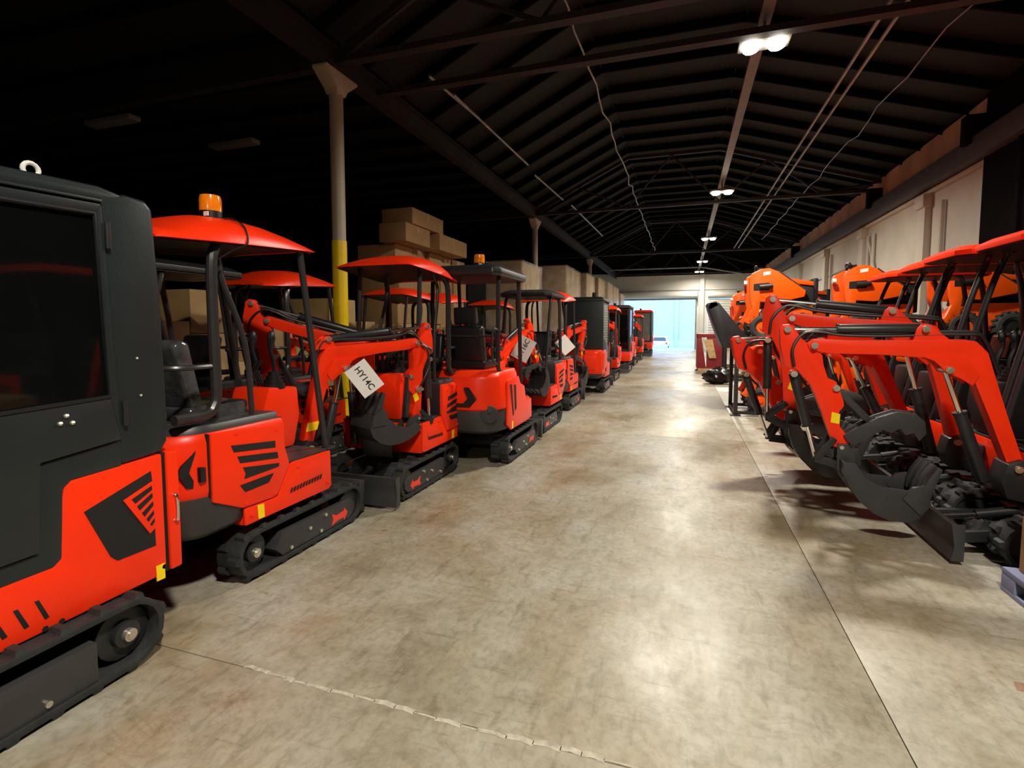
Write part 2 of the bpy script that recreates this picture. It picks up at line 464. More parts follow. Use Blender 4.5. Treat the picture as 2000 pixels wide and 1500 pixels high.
# ---- lamps
for k, ly in enumerate(LAMP_Y):
    seen = ly > 5
    nm = ['', '', 'twin LED high-bay lamp hanging closest to the camera, largest of the row', 'twin LED high-bay lamp, second along the roof ridge', 'twin LED high-bay lamp, third along the roof ridge',
          'twin LED high-bay lamp, fourth along the roof ridge', 'twin LED high-bay lamp just in front of the far end wall'][k] if seen else ('twin LED high-bay lamp directly above the camera', 'twin LED high-bay lamp behind the camera')[ly < -5]
    t = thing('ceiling_lamp', nm, 'lamp', (LAMP_X, ly, LAMP_Z), 0, 'lamps along the roof ridge')
    part('housing', MB().bx(-0.34, 0.34, -0.2, 0.2, 0.03, 0.1), LEDW, t, bevel=0.03)
    part('hanger', MB().cyl((0, 0, 0.1), (0, 0, 0.36), 0.02, 8), LEDW, t)
    for sx in (-0.17, 0.17):
        n = 20
        r0 = [(sx + 0.12 * math.cos(2 * PI * i / n), 0.17 * math.sin(2 * PI * i / n), 0.03) for i in range(n)]
        r1 = [(sx + 0.11 * math.cos(2 * PI * i / n), 0.16 * math.sin(2 * PI * i / n), -0.02) for i in range(n)]
        part('lens', MB().loft([r0, r1]), LENS, t)
    ld = bpy.data.lights.new('lamp_light', 'AREA')
    ld.shape = 'RECTANGLE'
    ld.size, ld.size_y = 0.6, 0.36
    ld.energy = LAMP_W * (0.4 if ly > 39 else 1.0)
    ld.color = (1.0, 0.93, 0.80)
    ld.spread = math.radians(165)
    lo = link('lamp_light', ld, t)
    lo.location = (0, 0, -0.04)

# ================================================================ MINI EXCAVATORS
T, RX, RZ = Matrix.Translation, lambda a: Matrix.Rotation(math.radians(a), 4, 'X'), lambda a: Matrix.Rotation(math.radians(a), 4, 'Z')
LUGS = {}

def plan(hx, y0, y1, rr, z, inset=0.0, n=6):
    hx, y0, rr = hx - inset, y0 + inset, max(0.02, rr - inset)
    p = [(hx, y1), (-hx, y1)]
    p += [(-hx + rr + rr * math.cos(a), y0 + rr + rr * math.sin(a)) for a in [PI + PI / 2 * i / n for i in range(n + 1)]]
    p += [(hx - rr + rr * math.cos(a), y0 + rr + rr * math.sin(a)) for a in [-PI / 2 + PI / 2 * i / n for i in range(n + 1)]]
    return [(x, y, z) for x, y in p]

def crawler(root, hw=0.46, bw=0.19, L=1.36, h=0.345, det=2, lugs_side=None, arrow=True, plate=None):
    r = h / 2
    c = L / 2 - r
    def path(off):
        rr = r + off
        pts = [(c + rr * math.cos(a), r + rr * math.sin(a)) for a in [-PI / 2 + PI * i / 10 for i in range(11)]]
        return pts + [(-c + rr * math.cos(a), r + rr * math.sin(a)) for a in [PI / 2 + PI * i / 10 for i in range(11)]]
    po, pi_ = path(-0.02), path(-0.05)
    n = len(po)
    for s in (1, -1):
        xo, xi = s * hw, s * (hw - bw)
        vs = [(x, q[0], q[1]) for x, pp in ((xo, po), (xi, po), (xo, pi_), (xi, pi_)) for q in pp]
        fs = []
        for i in range(n):
            j = (i + 1) % n
            fs += [(i, j, n + j, n + i), (2 * n + i, 3 * n + i, 3 * n + j, 2 * n + j), (i, 2 * n + i, 2 * n + j, j), (n + i, n + j, 3 * n + j, 3 * n + i)]
        tk = part('track', MB().add(vs, fs), RUBBER, root, bevel=0.004 if det > 1 else 0)
        # tread lugs
        per = 4 * c + 2 * PI * (r - 0.02)
        cnt = int(per / 0.078)
        own = lugs_side is not None and (lugs_side == s)
        jm = MB()
        for k in range(cnt):
            d = per * k / cnt
            if d < 2 * c: p, a = (-c + d, 0.02), 180
            elif d < 2 * c + PI * (r - 0.02):
                th = (d - 2 * c) / (r - 0.02) - PI / 2
                p, a = (c + (r - 0.02) * math.cos(th), r + (r - 0.02) * math.sin(th)), math.degrees(th) - 90
            elif d < 4 * c + PI * (r - 0.02): p, a = (c - (d - 2 * c - PI * (r - 0.02)), h - 0.02), 0
            else:
                th = (d - 4 * c - PI * (r - 0.02)) / (r - 0.02) + PI / 2
                p, a = (-c + (r - 0.02) * math.cos(th), r + (r - 0.02) * math.sin(th)), math.degrees(th) - 90
            off = 0.26 * bw * (1 if k % 2 else -1)
            Mx = T((s * (hw - bw / 2) + off, p[0], p[1])) @ RX(a)
            lug = MB().loft([[(-0.24 * bw, -0.026, -0.004), (0.24 * bw, -0.026, -0.004), (0.24 * bw, 0.026, -0.004), (-0.24 * bw, 0.026, -0.004)],
                             [(-0.2 * bw, -0.015, 0.022), (0.2 * bw, -0.015, 0.022), (0.2 * bw, 0.015, 0.022), (-0.2 * bw, 0.015, 0.022)]])
            if own:
                key = round(bw, 3)
                if key not in LUGS: LUGS[key] = mesh_of(lug, 'tread_lug', RUBBER, smooth=0)
                o = link('tread_lug', LUGS[key], tk)
                o.matrix_basis = Mx
            else:
                jm.add(lug.tf(Mx).v, lug.f)
        if not own: part('tread', jm, RUBBER, tk, smooth=0, kind='stuff')
        xa, xb = s * (hw - 0.012), s * (hw - bw + 0.02)
        k = L / 1.36
        pl = [(-0.274 * k, 0.225), (0.50 * k, 0.215), (0.555 * k, 0.17), (0.555 * k, 0.11), (0.5 * k, 0.065), (0.42 * k, 0.055), (-0.275 * k, 0.055), (-0.34 * k, 0.12)]
        if plate: pl = plate
        fr = part('track_frame', MB().prism(pl, xa, xb), GREY, root, bevel=0.006)
        for by, bz in ((-0.2, 0.085), (0.12, 0.085), (0.0, 0.15), (0.18, 0.19)):
            part('bolt', MB().cyl((xa, by * k, bz), (xa + s * 0.012, by * k, bz), 0.014, 8), ZINC, fr)
        if arrow:
            ar = [(0.255, 0.16), (0.317, 0.13), (0.411, 0.14), (0.41, 0.165), (0.458, 0.115), (0.409, 0.06), (0.40, 0.085), (0.334, 0.085), (0.252, 0.07), (0.271, 0.115)]
            part('arrow_decal', MB().prism([(a * k, b + 0.005) for a, b in ar], xa - s * 0.001, xa + s * 0.003), DECAL, fr, label='red arrow pointing forwards')
        hb = part('sprocket', MB().cyl((xb, -c, r), (xa - s * 0.05, -c, r), 0.125, 18).cyl((xa - s * 0.06, -c, r), (xa - s * 0.015, -c, r), 0.062, 16), STEEL, root, bevel=0.008)
        part('hub', MB().cyl((xa - s * 0.02, -c, r), (xa + s * 0.008, -c, r), 0.03, 12).cyl((xa, -c, r), (xa + s * 0.016, -c, r), 0.018, 12), ZINC if det > 1 else STEEL, hb)
        part('idler', MB().cyl((xb, c, r), (xa - s * 0.02, c, r), 0.12, 16), STEEL, root, bevel=0.01)
        for ry in (-0.25, 0.0, 0.25):
            part('roller', MB().cyl((xb, ry * k, 0.07), (xa - s * 0.03, ry * k, 0.07), 0.045, 10), STEEL, root)
    part('centre_frame', MB().bx(-hw + bw, hw - bw, -0.32, 0.38, 0.14, 0.3), STEEL, root, bevel=0.03)
    part('slew_ring', MB().cyl((0, 0, 0.28), (0, 0, 0.4), 0.26, 20), STEEL, root)

def dozer_blade(root, hw=0.48, y=0.92, z=0.03, h=0.27):
    pr = [(y, z), (y + 0.03, z), (y + 0.005, z + 0.35 * h), (y, z + 0.6 * h), (y + 0.035, z + h), (y - 0.005, z + h), (y - 0.035, z + 0.6 * h), (y - 0.03, z + 0.35 * h)]
    b = part('dozer_blade', MB().prism(pr, -hw, hw), GREY, root, bevel=0.006)
    for s in (1, -1):
        part('end_plate', MB().prism([(y - 0.045, z), (y + 0.03, z), (y + 0.012, z + 0.4 * h), (y + 0.035, z + h), (y - 0.045, z + h)], s * hw, s * (hw + 0.012)), GREY, b, bevel=0.003)
        part('push_arm', MB().bar((s * 0.2, 0.35, 0.2), (s * 0.26, y - 0.02, z + 0.1), 0.05, 0.08), STEEL, b, bevel=0.008)
    part('blade_cylinder', MB().cyl((0, 0.36, 0.3), (0, y - 0.3, 0.24), 0.035).cyl((0, y - 0.3, 0.24), (0, y - 0.04, z + 0.17), 0.018), STEEL, b)

BOOM = [(-0.04, 0.67), (0.07, 1.016), (0.16, 1.322), (0.201, 1.465), (0.272, 1.547), (0.34, 1.562), (0.689, 1.556), (1.058, 1.55), (1.32, 1.56), (1.372, 1.52), (1.35, 1.47), (1.218, 1.442), (0.867, 1.439), (0.55, 1.418), (0.345, 1.396), (0.293, 1.298), (0.167, 0.969), (0.05, 0.64), (0.02, 0.59), (-0.03, 0.6)]
GUSS = [(0.6, 1.43), (0.53, 1.40), (0.48, 1.35), (0.455, 1.31), (0.42, 1.30), (0.36, 1.27), (0.29, 1.22), (0.25, 1.30), (0.33, 1.43)]
STICKB = [(0.42, 1.55), (0.52, 1.64), (0.56, 1.675), (0.61, 1.675), (0.64, 1.64), (0.66, 1.55)]
STICK = [(1.575, 1.64), (1.55, 1.675), (1.50, 1.68), (1.46, 1.64), (1.40, 1.55), (1.257, 1.43), (1.245, 1.35), (1.21, 1.24), (1.15, 1.215), (1.125, 1.15), (1.095, 1.06), (1.09, 1.02), (1.123, 0.97), (1.112, 0.85), (1.05, 0.77), (1.045, 0.70), (1.085, 0.66), (1.15, 0.69), (1.25, 0.978), (1.33, 1.179), (1.44, 1.31), (1.52, 1.33), (1.56, 1.48)]
HNG, PIN2 = (1.32, 1.505), (1.10, 0.69)

def boom_set(root, H, fy=0.42, cb=(0.586, 1.64), sw=0.0, da=0.0, db=0.0, dc=0.0, s=1.0, det=2, thumb=True, side=1, paint=None, band=False):
    R_ = paint or RED
    S0 = H @ T((0, fy, 0)) @ RZ(-sw)
    Mb = S0 @ T((0, 0, 0.62)) @ RX(da) @ Matrix.Scale(s, 4) @ T((0, 0, -0.62))
    Ms = Mb @ T((0, *HNG)) @ RX(db) @ T((0, -HNG[0], -HNG[1]))
    Mk = Ms @ T((0, *PIN2)) @ RX(dc) @ T((0, -PIN2[0], -PIN2[1]))
    P = lambda M, u, z, x=0.0: M @ Vector((x, u, z))
    rr = lambda a: a * s
    if band: part('yellow_band', MB().prism([(-0.005, 0.78), (0.105, 0.78), (0.135, 0.86), (0.02, 0.86)], 0.062, 0.0665), YELLOW, root, M=Mb, label='yellow band low on the boom')
    # swing post
    post = part('swing_post', MB().prism([(-0.2, 0.36), (0.06, 0.4), (0.1, 0.52), (0.07, 0.66), (-0.02, 0.7), (-0.1, 0.62), (-0.2, 0.62)], -0.11, 0.11), STEEL, root, bevel=0.02, M=S0)
    bm_ = part('boom', MB().prism(BOOM, -0.065, 0.065), R_, root, bevel=0.01, M=Mb)
    part('gusset', MB().prism(GUSS, -0.085, -0.065).prism(GUSS, 0.065, 0.085), R_, bm_, M=Mb, bevel=0.004)
    SB = [(a_ + cb[0] - 0.586, b_ + cb[1] - 1.64) for a_, b_ in STICKB]
    part('cylinder_bracket', MB().prism(SB, -0.055, -0.035).prism(SB, 0.035, 0.055), R_, bm_, M=Mb, bevel=0.004)
    st = part('stick', MB().prism(STICK, -0.05, 0.05), R_, root, bevel=0.008, M=Ms)
    for M, u, z, wd in ((Mb, 0.01, 0.63, 0.13), (Mb, 0.437, 1.335, 0.11), (Mb, *cb, 0.085), (Mb, 1.32, 1.505, 0.095), (Ms, 1.515, 1.635, 0.075), (Ms, 1.10, 0.69, 0.08), (Ms, 1.15, 1.165, 0.07), (Ms, 1.455, 1.27, 0.07)):
        pn = part('pin', MB().cyl((-wd, u, z), (wd, u, z), 0.026, 10).cyl((-wd - 0.006, u, z), (wd + 0.006, u, z), 0.016, 8), ZINC, root, M=M)
    def ram(name, p, q, r, fr=0.55):
        m = p.lerp(q, fr)
        c = part(name, MB().cyl(p, m, rr(r), 14), STEEL, root, bevel=0.004)
        part('rod', MB().cyl(m, q, rr(r * 0.45), 10), CHROME, c)
        part('gland', MB().cyl(m, m.lerp(q, 0.04), rr(r * 1.15), 12), STEEL, c)
        return c
    ram('boom_cylinder', S0 @ Vector((0, 0.16, 0.5)), P(Mb, 0.437, 1.335), 0.042, 0.6)
    ram('stick_cylinder', P(Mb, *cb), P(Ms, 1.515, 1.635), 0.042, 0.6)
    ram('bucket_cylinder', P(Ms, 1.455, 1.27), P(Ms, 1.27, 0.585), 0.038, 0.62)
    for sx in (-0.07, 0.07):
        part('bucket_link', MB().bar((sx, 1.275, 0.58), (sx, 1.15, 0.76), 0.014, 0.05), STEEL, root, M=Ms, bevel=0.004)
        mb = MB()
        a, b = P(Ms, 1.275, 0.58, sx * 0.9), P(Mk, 1.07, 0.53, sx * 0.9)
        part('bucket_link', mb.bar(a, b, 0.016, rr(0.06)), STEEL, root, bevel=0.004)
    # bucket
    bk = [(1.115, 0.60), (1.10, 0.50), (1.06, 0.40), (0.99, 0.30), (0.9, 0.22), (0.79, 0.175), (0.68, 0.175), (0.60, 0.22), (0.555, 0.30), (0.55, 0.40)]
    inn = [(1.095, 0.60), (1.08, 0.505), (1.04, 0.412), (0.975, 0.316), (0.89, 0.24), (0.79, 0.196), (0.69, 0.196), (0.615, 0.236), (0.577, 0.30), (0.572, 0.40)]
    bw = 0.2
    bu = part('bucket', MB().prism(bk + inn[::-1], -bw, bw), GREY, root, M=Mk, bevel=0.003)
    sd = bk + [(0.62, 0.42), (0.84, 0.43), (0.96, 0.49), (1.03, 0.60)]
    for sx in (-bw, bw):
        part('side_plate', MB().prism(sd, sx - 0.008, sx + 0.008), GREY, bu, M=Mk, bevel=0.003)
        part('cutter', MB().prism([(0.54, 0.33), (0.60, 0.24), (0.72, 0.36), (0.66, 0.45), (0.58, 0.47)], sx - 0.014 * (1 if sx > 0 else -1), sx + 0.02 * (1 if sx > 0 else -1)), GREY, bu, M=Mk, bevel=0.003)
    for sx in (-0.07, 0.07):
        part('bucket_ear', MB().prism([(1.13, 0.72), (1.06, 0.72), (1.0, 0.62), (1.02, 0.47), (1.09, 0.45), (1.13, 0.52)], sx - 0.012, sx + 0.012), GREY, bu, M=Mk, bevel=0.006)
    for k in range(4):
        tx = -bw + 0.03 + k * (2 * bw - 0.06) / 3
        part('tooth', MB().prism([(0.60, 0.36), (0.545, 0.36), (0.50, 0.52), (0.475, 0.60), (0.505, 0.61), (0.56, 0.52), (0.59, 0.44)], tx - 0.028, tx + 0.028), GREY, bu, M=Mk, bevel=0.005)
    if thumb == 'arm':
        part('thumb_arm', MB().bar((0, 1.15, 1.165), (0, 0.98, 0.74), 0.05, 0.075, (1, 0, 0)), GREY, root, M=Ms, bevel=0.01)
    elif thumb:
        th = part('thumb', MB().prism([(1.06, 0.74), (1.09, 0.79), (0.97, 0.88), (0.86, 0.95), (0.74, 1.0), (0.62, 0.99), (0.56, 0.93), (0.55, 0.84), (0.59, 0.78), (0.63, 0.84), (0.68, 0.82), (0.72, 0.87), (0.77, 0.83), (0.83, 0.85), (0.93, 0.77), (1.02, 0.71)], -0.075, -0.058)
                  .prism([(1.06, 0.74), (1.09, 0.79), (0.97, 0.88), (0.86, 0.95), (0.74, 1.0), (0.62, 0.99), (0.56, 0.93), (0.55, 0.84), (0.59, 0.78), (0.63, 0.84), (0.68, 0.82), (0.72, 0.87), (0.77, 0.83), (0.83, 0.85), (0.93, 0.77), (1.02, 0.71)], 0.058, 0.075)
                  .prism([(0.86, 0.93), (0.74, 0.98), (0.64, 0.97), (0.65, 0.94), (0.74, 0.95), (0.85, 0.90)], -0.06, 0.06), GREY, root, M=Ms, bevel=0.004)
        part('thumb_arm', MB().bar((0, 1.15, 1.165), (0, 0.9, 0.9), 0.05, 0.075, (1, 0, 0)), GREY, th, M=Ms, bevel=0.01)
    # yellow warning labels
    for sx in (-1, 1):
        part('warning_label', MB().prism([(1.175, 0.97), (1.115, 0.955), (1.12, 0.875), (1.18, 0.885)], sx * 0.049, sx * 0.053), YELLOW, st, M=Ms, label='yellow warning label')
    if det >= 1:
        for k, sx in enumerate((-0.045, -0.015, 0.02, 0.05)[: 4 if det > 1 else 2]):
            z = 0.02 * (k % 2)
            pts = [P(Mb, 0.13, 1.30 + z, sx - 0.02), P(Mb, 0.22, 1.56 + z, sx), P(Mb, 0.34, 1.60 + z, sx), P(Mb, 0.8, 1.585 + z, sx), P(Mb, 1.12, 1.59 + z, sx), P(Mb, 1.28, 1.615 + z, sx), P(Ms, 1.40, 1.60 + z - 0.05 * k, sx), P(Ms, 1.475, 1.48 - 0.03 * k, sx * 1.6), P(Ms, 1.46, 1.33, sx * 1.8)]
            part('hose', MB().tube(smooth_path(pts, 4), rr(0.0115), 6), BLACK, root)
        pts = [P(Ms, 1.37, 1.47, side * 0.075), P(Ms, 1.42, 1.40, side * 0.1), P(Ms, 1.38, 1.22, side * 0.11), P(Ms, 1.28, 1.1, side * 0.1), P(Ms, 1.22, 1.02, side * 0.07)]
        part('hose', MB().tube(smooth_path(pts, 4), rr(0.012), 6), BLACK, root)
        part('coupling', MB().cyl(P(Ms, 1.2, 1.0, side * 0.05), P(Ms, 1.2, 1.0, side * 0.085), 0.035, 6).cyl(P(Ms, 1.16, 1.02, side * 0.075), P(Ms, 1.25, 0.985, side * 0.075), 0.014, 6), ZINC, root)
    return Mb, Ms, Mk

V14 = ([(-0.705, 0.932), (-0.346, 0.888), (-0.344, 0.843), (-0.685, 0.887)], [(-0.66, 0.854), (-0.329, 0.808), (-0.322, 0.765), (-0.64, 0.808)],
       [(-0.62, 0.775), (-0.315, 0.728), (-0.32, 0.705), (-0.612, 0.70), (-0.60, 0.73)], [(-0.647, 0.668), (-0.367, 0.672), (-0.414, 0.62), (-0.61, 0.615)])
FANG = [(-0.90, 0.955), (-0.95, 0.822), (-0.90, 0.715), (-0.965, 0.735), (-1.005, 0.817), (-0.985, 0.865)]
PAN = [(-0.84, 1.03), (-0.62, 1.02), (-0.34, 0.995), (-0.30, 0.975), (-0.222, 0.73), (-0.215, 0.695), (-0.33, 0.515), (-0.374, 0.505), (-0.626, 0.515), (-0.84, 0.62)]
LOW = [(-0.205, 0.69), (-0.165, 0.70), (0.232, 0.69), (0.238, 0.41), (0.2, 0.392), (-0.609, 0.392), (-0.612, 0.505), (-0.33, 0.495)]

def canopy_round(root, H, y0=-1.08, y1=0.17, hw=0.47, z=2.2, m=None):
    m = m or RED
    rings = []
    n = 16
    # t along the length, thickness of the shell, half width factor
    prof = [(0.0, 0.04, 0.90), (0.02, 0.075, 0.94), (0.12, 0.085, 0.95), (0.17, 0.11, 0.96), (0.24, 0.155, 0.99), (0.35, 0.19, 1.0), (0.5, 0.195, 1.0), (0.65, 0.175, 0.985), (0.8, 0.13, 0.96), (0.92, 0.078, 0.93), (0.98, 0.035, 0.91), (1.0, 0.012, 0.90)]
    for t, th, wf_ in prof:
        yy = y0 + (y1 - y0) * t
        hh = hw * wf_
        zb = z - 0.05 + 0.085 * t
        top, bot = [], []
        for i in range(n + 1):
            v = math.sin(PI / 2 * (-1 + 2 * i / n))
            top.append((hh * v, yy, zb + 0.004 + th * (1 - abs(v) ** 2.6) ** 0.45))
            bot.append((hh * v * 0.985, yy, zb + min(th * 0.55, 0.05) * (1 - abs(v) ** 6)))
        rings.append(top + bot[::-1])
    c = part('canopy', MB().loft(rings), m, root, M=H, smooth=50)
    shade_rings = []
    for t, th, wf_ in prof[1:-1]:
        yy = y0 + (y1 - y0) * t
        zb = z - 0.05 + 0.085 * t + 0.001
        vs = [math.sin(PI / 2 * (-1 + 2 * i / n)) for i in range(n + 1)]
        up = [(hw * wf_ * 0.955 * v, yy, zb + min(th * 0.55, 0.05) * (1 - abs(v) ** 6) - 0.004) for v in vs]
        shade_rings.append(up + [(x_, y_, z_ - 0.006) for x_, y_, z_ in up[::-1]])
    part('canopy_shade_sheet', MB().loft(shade_rings), BLACK, c, M=H, smooth=50)  # black sheet added below the red shell, stands in for shade underneath
    return c

def canopy_flat(root, H, y0=-1.0, y1=0.2, hw=0.45, z=2.38, m=None, t=0.05):
    m = m or RED
    ch = 0.1
    def ring(i, zz):
        a, b, c0, c1 = hw - i, ch, y0 + i, y1 - i
        return [(a - b, c1, zz), (-a + b, c1, zz), (-a, c1 - b, zz), (-a, c0 + b, zz), (-a + b, c0, zz), (a - b, c0, zz), (a, c0 + b, zz), (a, c1 - b, zz)]
    c = part('canopy', MB().loft([ring(0.0, z), ring(0.0, z + t), ring(0.08, z + t + 0.045), ring(0.09, z + t + 0.05)]), m, root, M=H, bevel=0.006)
    part('canopy_shade_sheet', MB().loft([ring(0.015, z - 0.012), ring(0.015, z + 0.002)]), BLACK, c, M=H)  # added black slab, darkens the canopy underside in place of shade
    return c

def beacon(root, H, x, y, z):
    b = part('beacon', MB().cyl((x, y, z), (x, y, z + 0.03), 0.078, 16).cyl((x, y, z + 0.03), (x, y, z + 0.085), 0.066, 16), BLACK, root, M=H)
    mb = MB().loft([[(x + r * math.cos(2 * PI * i / 16), y + r * math.sin(2 * PI * i / 16), z + zz) for i in range(16)] for r, zz in ((0.066, 0.085), (0.066, 0.16), (0.06, 0.185), (0.045, 0.19))])
    part('amber_dome', mb, AMBER, b, M=H, label='amber dome')
    part('sticker', MB().bx(x + 0.02, x + 0.055, y - 0.072, y - 0.064, z + 0.045, z + 0.072), WHITE, b, M=H)

def seat(root, H, y=-0.55, z=1.06, m=None, head=False):
    m = m or VINYL
    mb = MB().bx(-0.23, 0.23, y - 0.22, y + 0.24, z, z + 0.1)
    se = part('seat', mb, m, root, M=H, bevel=0.035, seg=3)
    mb = MB().prism([(y - 0.2, z + 0.08), (y - 0.1, z + 0.08), (y - 0.19, z + 0.5), (y - 0.25, z + 0.52), (y - 0.30, z + 0.48)], -0.22, 0.22)
    part('backrest', mb, m, root, M=H, bevel=0.03, seg=3)
    if head:
        part('headrest', MB().prism([(y - 0.22, z + 0.53), (y - 0.17, z + 0.55), (y - 0.22, z + 0.73), (y - 0.3, z + 0.73), (y - 0.29, z + 0.53)], -0.14, 0.14), m, root, M=H, bevel=0.025, seg=3)
    part('seat_pedestal', MB().bx(-0.2, 0.2, y - 0.2, y + 0.18, z - 0.08, z), BLACK, root, M=H, bevel=0.01)
    for sx in (-0.29, 0.29):
        part('armrest', MB().bx(sx - 0.03, sx + 0.03, y - 0.12, y + 0.2, z + 0.2, z + 0.25), BLACK, root, M=H, bevel=0.015)

def levers(root, H, y=0.1, z=1.2, cm=None):
    c = part('console', MB().prism([(-0.08, 0.71), (-0.1, 1.02), (-0.03, z), (0.27, z - 0.02), (0.29, 0.95), (0.22, 0.71)], -0.2, 0.14), cm or RED, root, M=H, bevel=0.025)
    for sx in (-0.12, 0.06):
        j = part('joystick', MB().tube(smooth_path([(sx, y, z), (sx, y + 0.01, z + 0.16), (sx, y - 0.02, z + 0.28), (sx, y - 0.01, z + 0.38)], 4), [0.016] * 9 + [0.02] * 2 + [0.026] * 2, 8), BLACK, root, M=H)
        mb = MB()
        for q in range(4): mb.cyl((sx, y, z - 0.02 + q * 0.03), (sx, y, z + 0.02 + q * 0.03), 0.085 - q * 0.015, 12)
        part('rubber_boot', mb, BLACK, j, M=H)
        part('grip', MB().ball((sx, y - 0.01, z + 0.37), (0.028, 0.034, 0.06)), BLACK, j, M=H)
    for k, sx in enumerate((-0.05, -0.02, 0.0)):
        part('travel_lever', MB().tube([(sx, y - 0.05, z), (sx - 0.02, y - 0.09, z + 0.12), (sx + 0.03, y - 0.08, z + 0.2)], 0.008, 6), BLACK, root, M=H)

def roll_posts(root, H, style, hx=0.39, zt=2.2, yo=0.0):
    H = H @ T((0, yo, 0))
    for s in (1, -1):
        x = s * hx
        if style == 'round':
            part('canopy_post', MB().tube(smooth_path([(x - s * 0.06, -0.6, zt + 0.01), (x - s * 0.02, -0.66, zt - 0.05), (x, -0.715, zt - 0.16), (x, -0.72, 1.7), (x, -0.715, 1.28), (x, -0.735, 1.18), (x, -0.8, 1.13), (x, -1.0, 1.13)], 4), 0.031, 10), TUBE, root, M=H)
            part('brace_tube', MB().tube(smooth_path([(x - s * 0.1, -0.56, zt), (x - s * 0.07, -0.6, zt - 0.2), (x - s * 0.04, -0.45, 1.55), (x - s * 0.03, -0.42, 1.08)], 4), 0.018, 8), TUBE, root, M=H)
            part('canopy_post', MB().tube([(x - s * yo * 0.2, 0.04 - yo, zt + 0.01), (x - s * yo * 0.2, 0.275 - yo * 1.7, 0.7)], 0.024, 10), TUBE, root, M=H)
            part('post_foot', MB().bx(x - 0.05, x + 0.05, 0.22 - yo * 1.7, 0.33 - yo * 1.7, 0.69, 0.705), TUBE, root, M=H)
        else:
            part('canopy_post', MB().tube(smooth_path([(x - s * 0.06, -0.62, zt), (x, -0.66, zt - 0.06), (x, -0.72, zt - 0.4), (x, -0.8, 1.08)], 4), 0.028, 10), TUBE, root, M=H)
            part('canopy_post', MB().tube(smooth_path([(x - s * 0.06, -0.08, zt), (x, -0.05, zt - 0.06), (x, 0.08, zt - 0.5), (x, 0.32, 0.72)], 4), 0.026, 10), TUBE, root, M=H)
        part('guard_rail', MB().tube(smooth_path([(x, -0.72, 1.42), (x, -0.9, 1.42), (x - s * 0.08, -1.0, 1.42), (x - s * 0.3, -1.02, 1.42)], 3), 0.016, 8), TUBE, root, M=H)

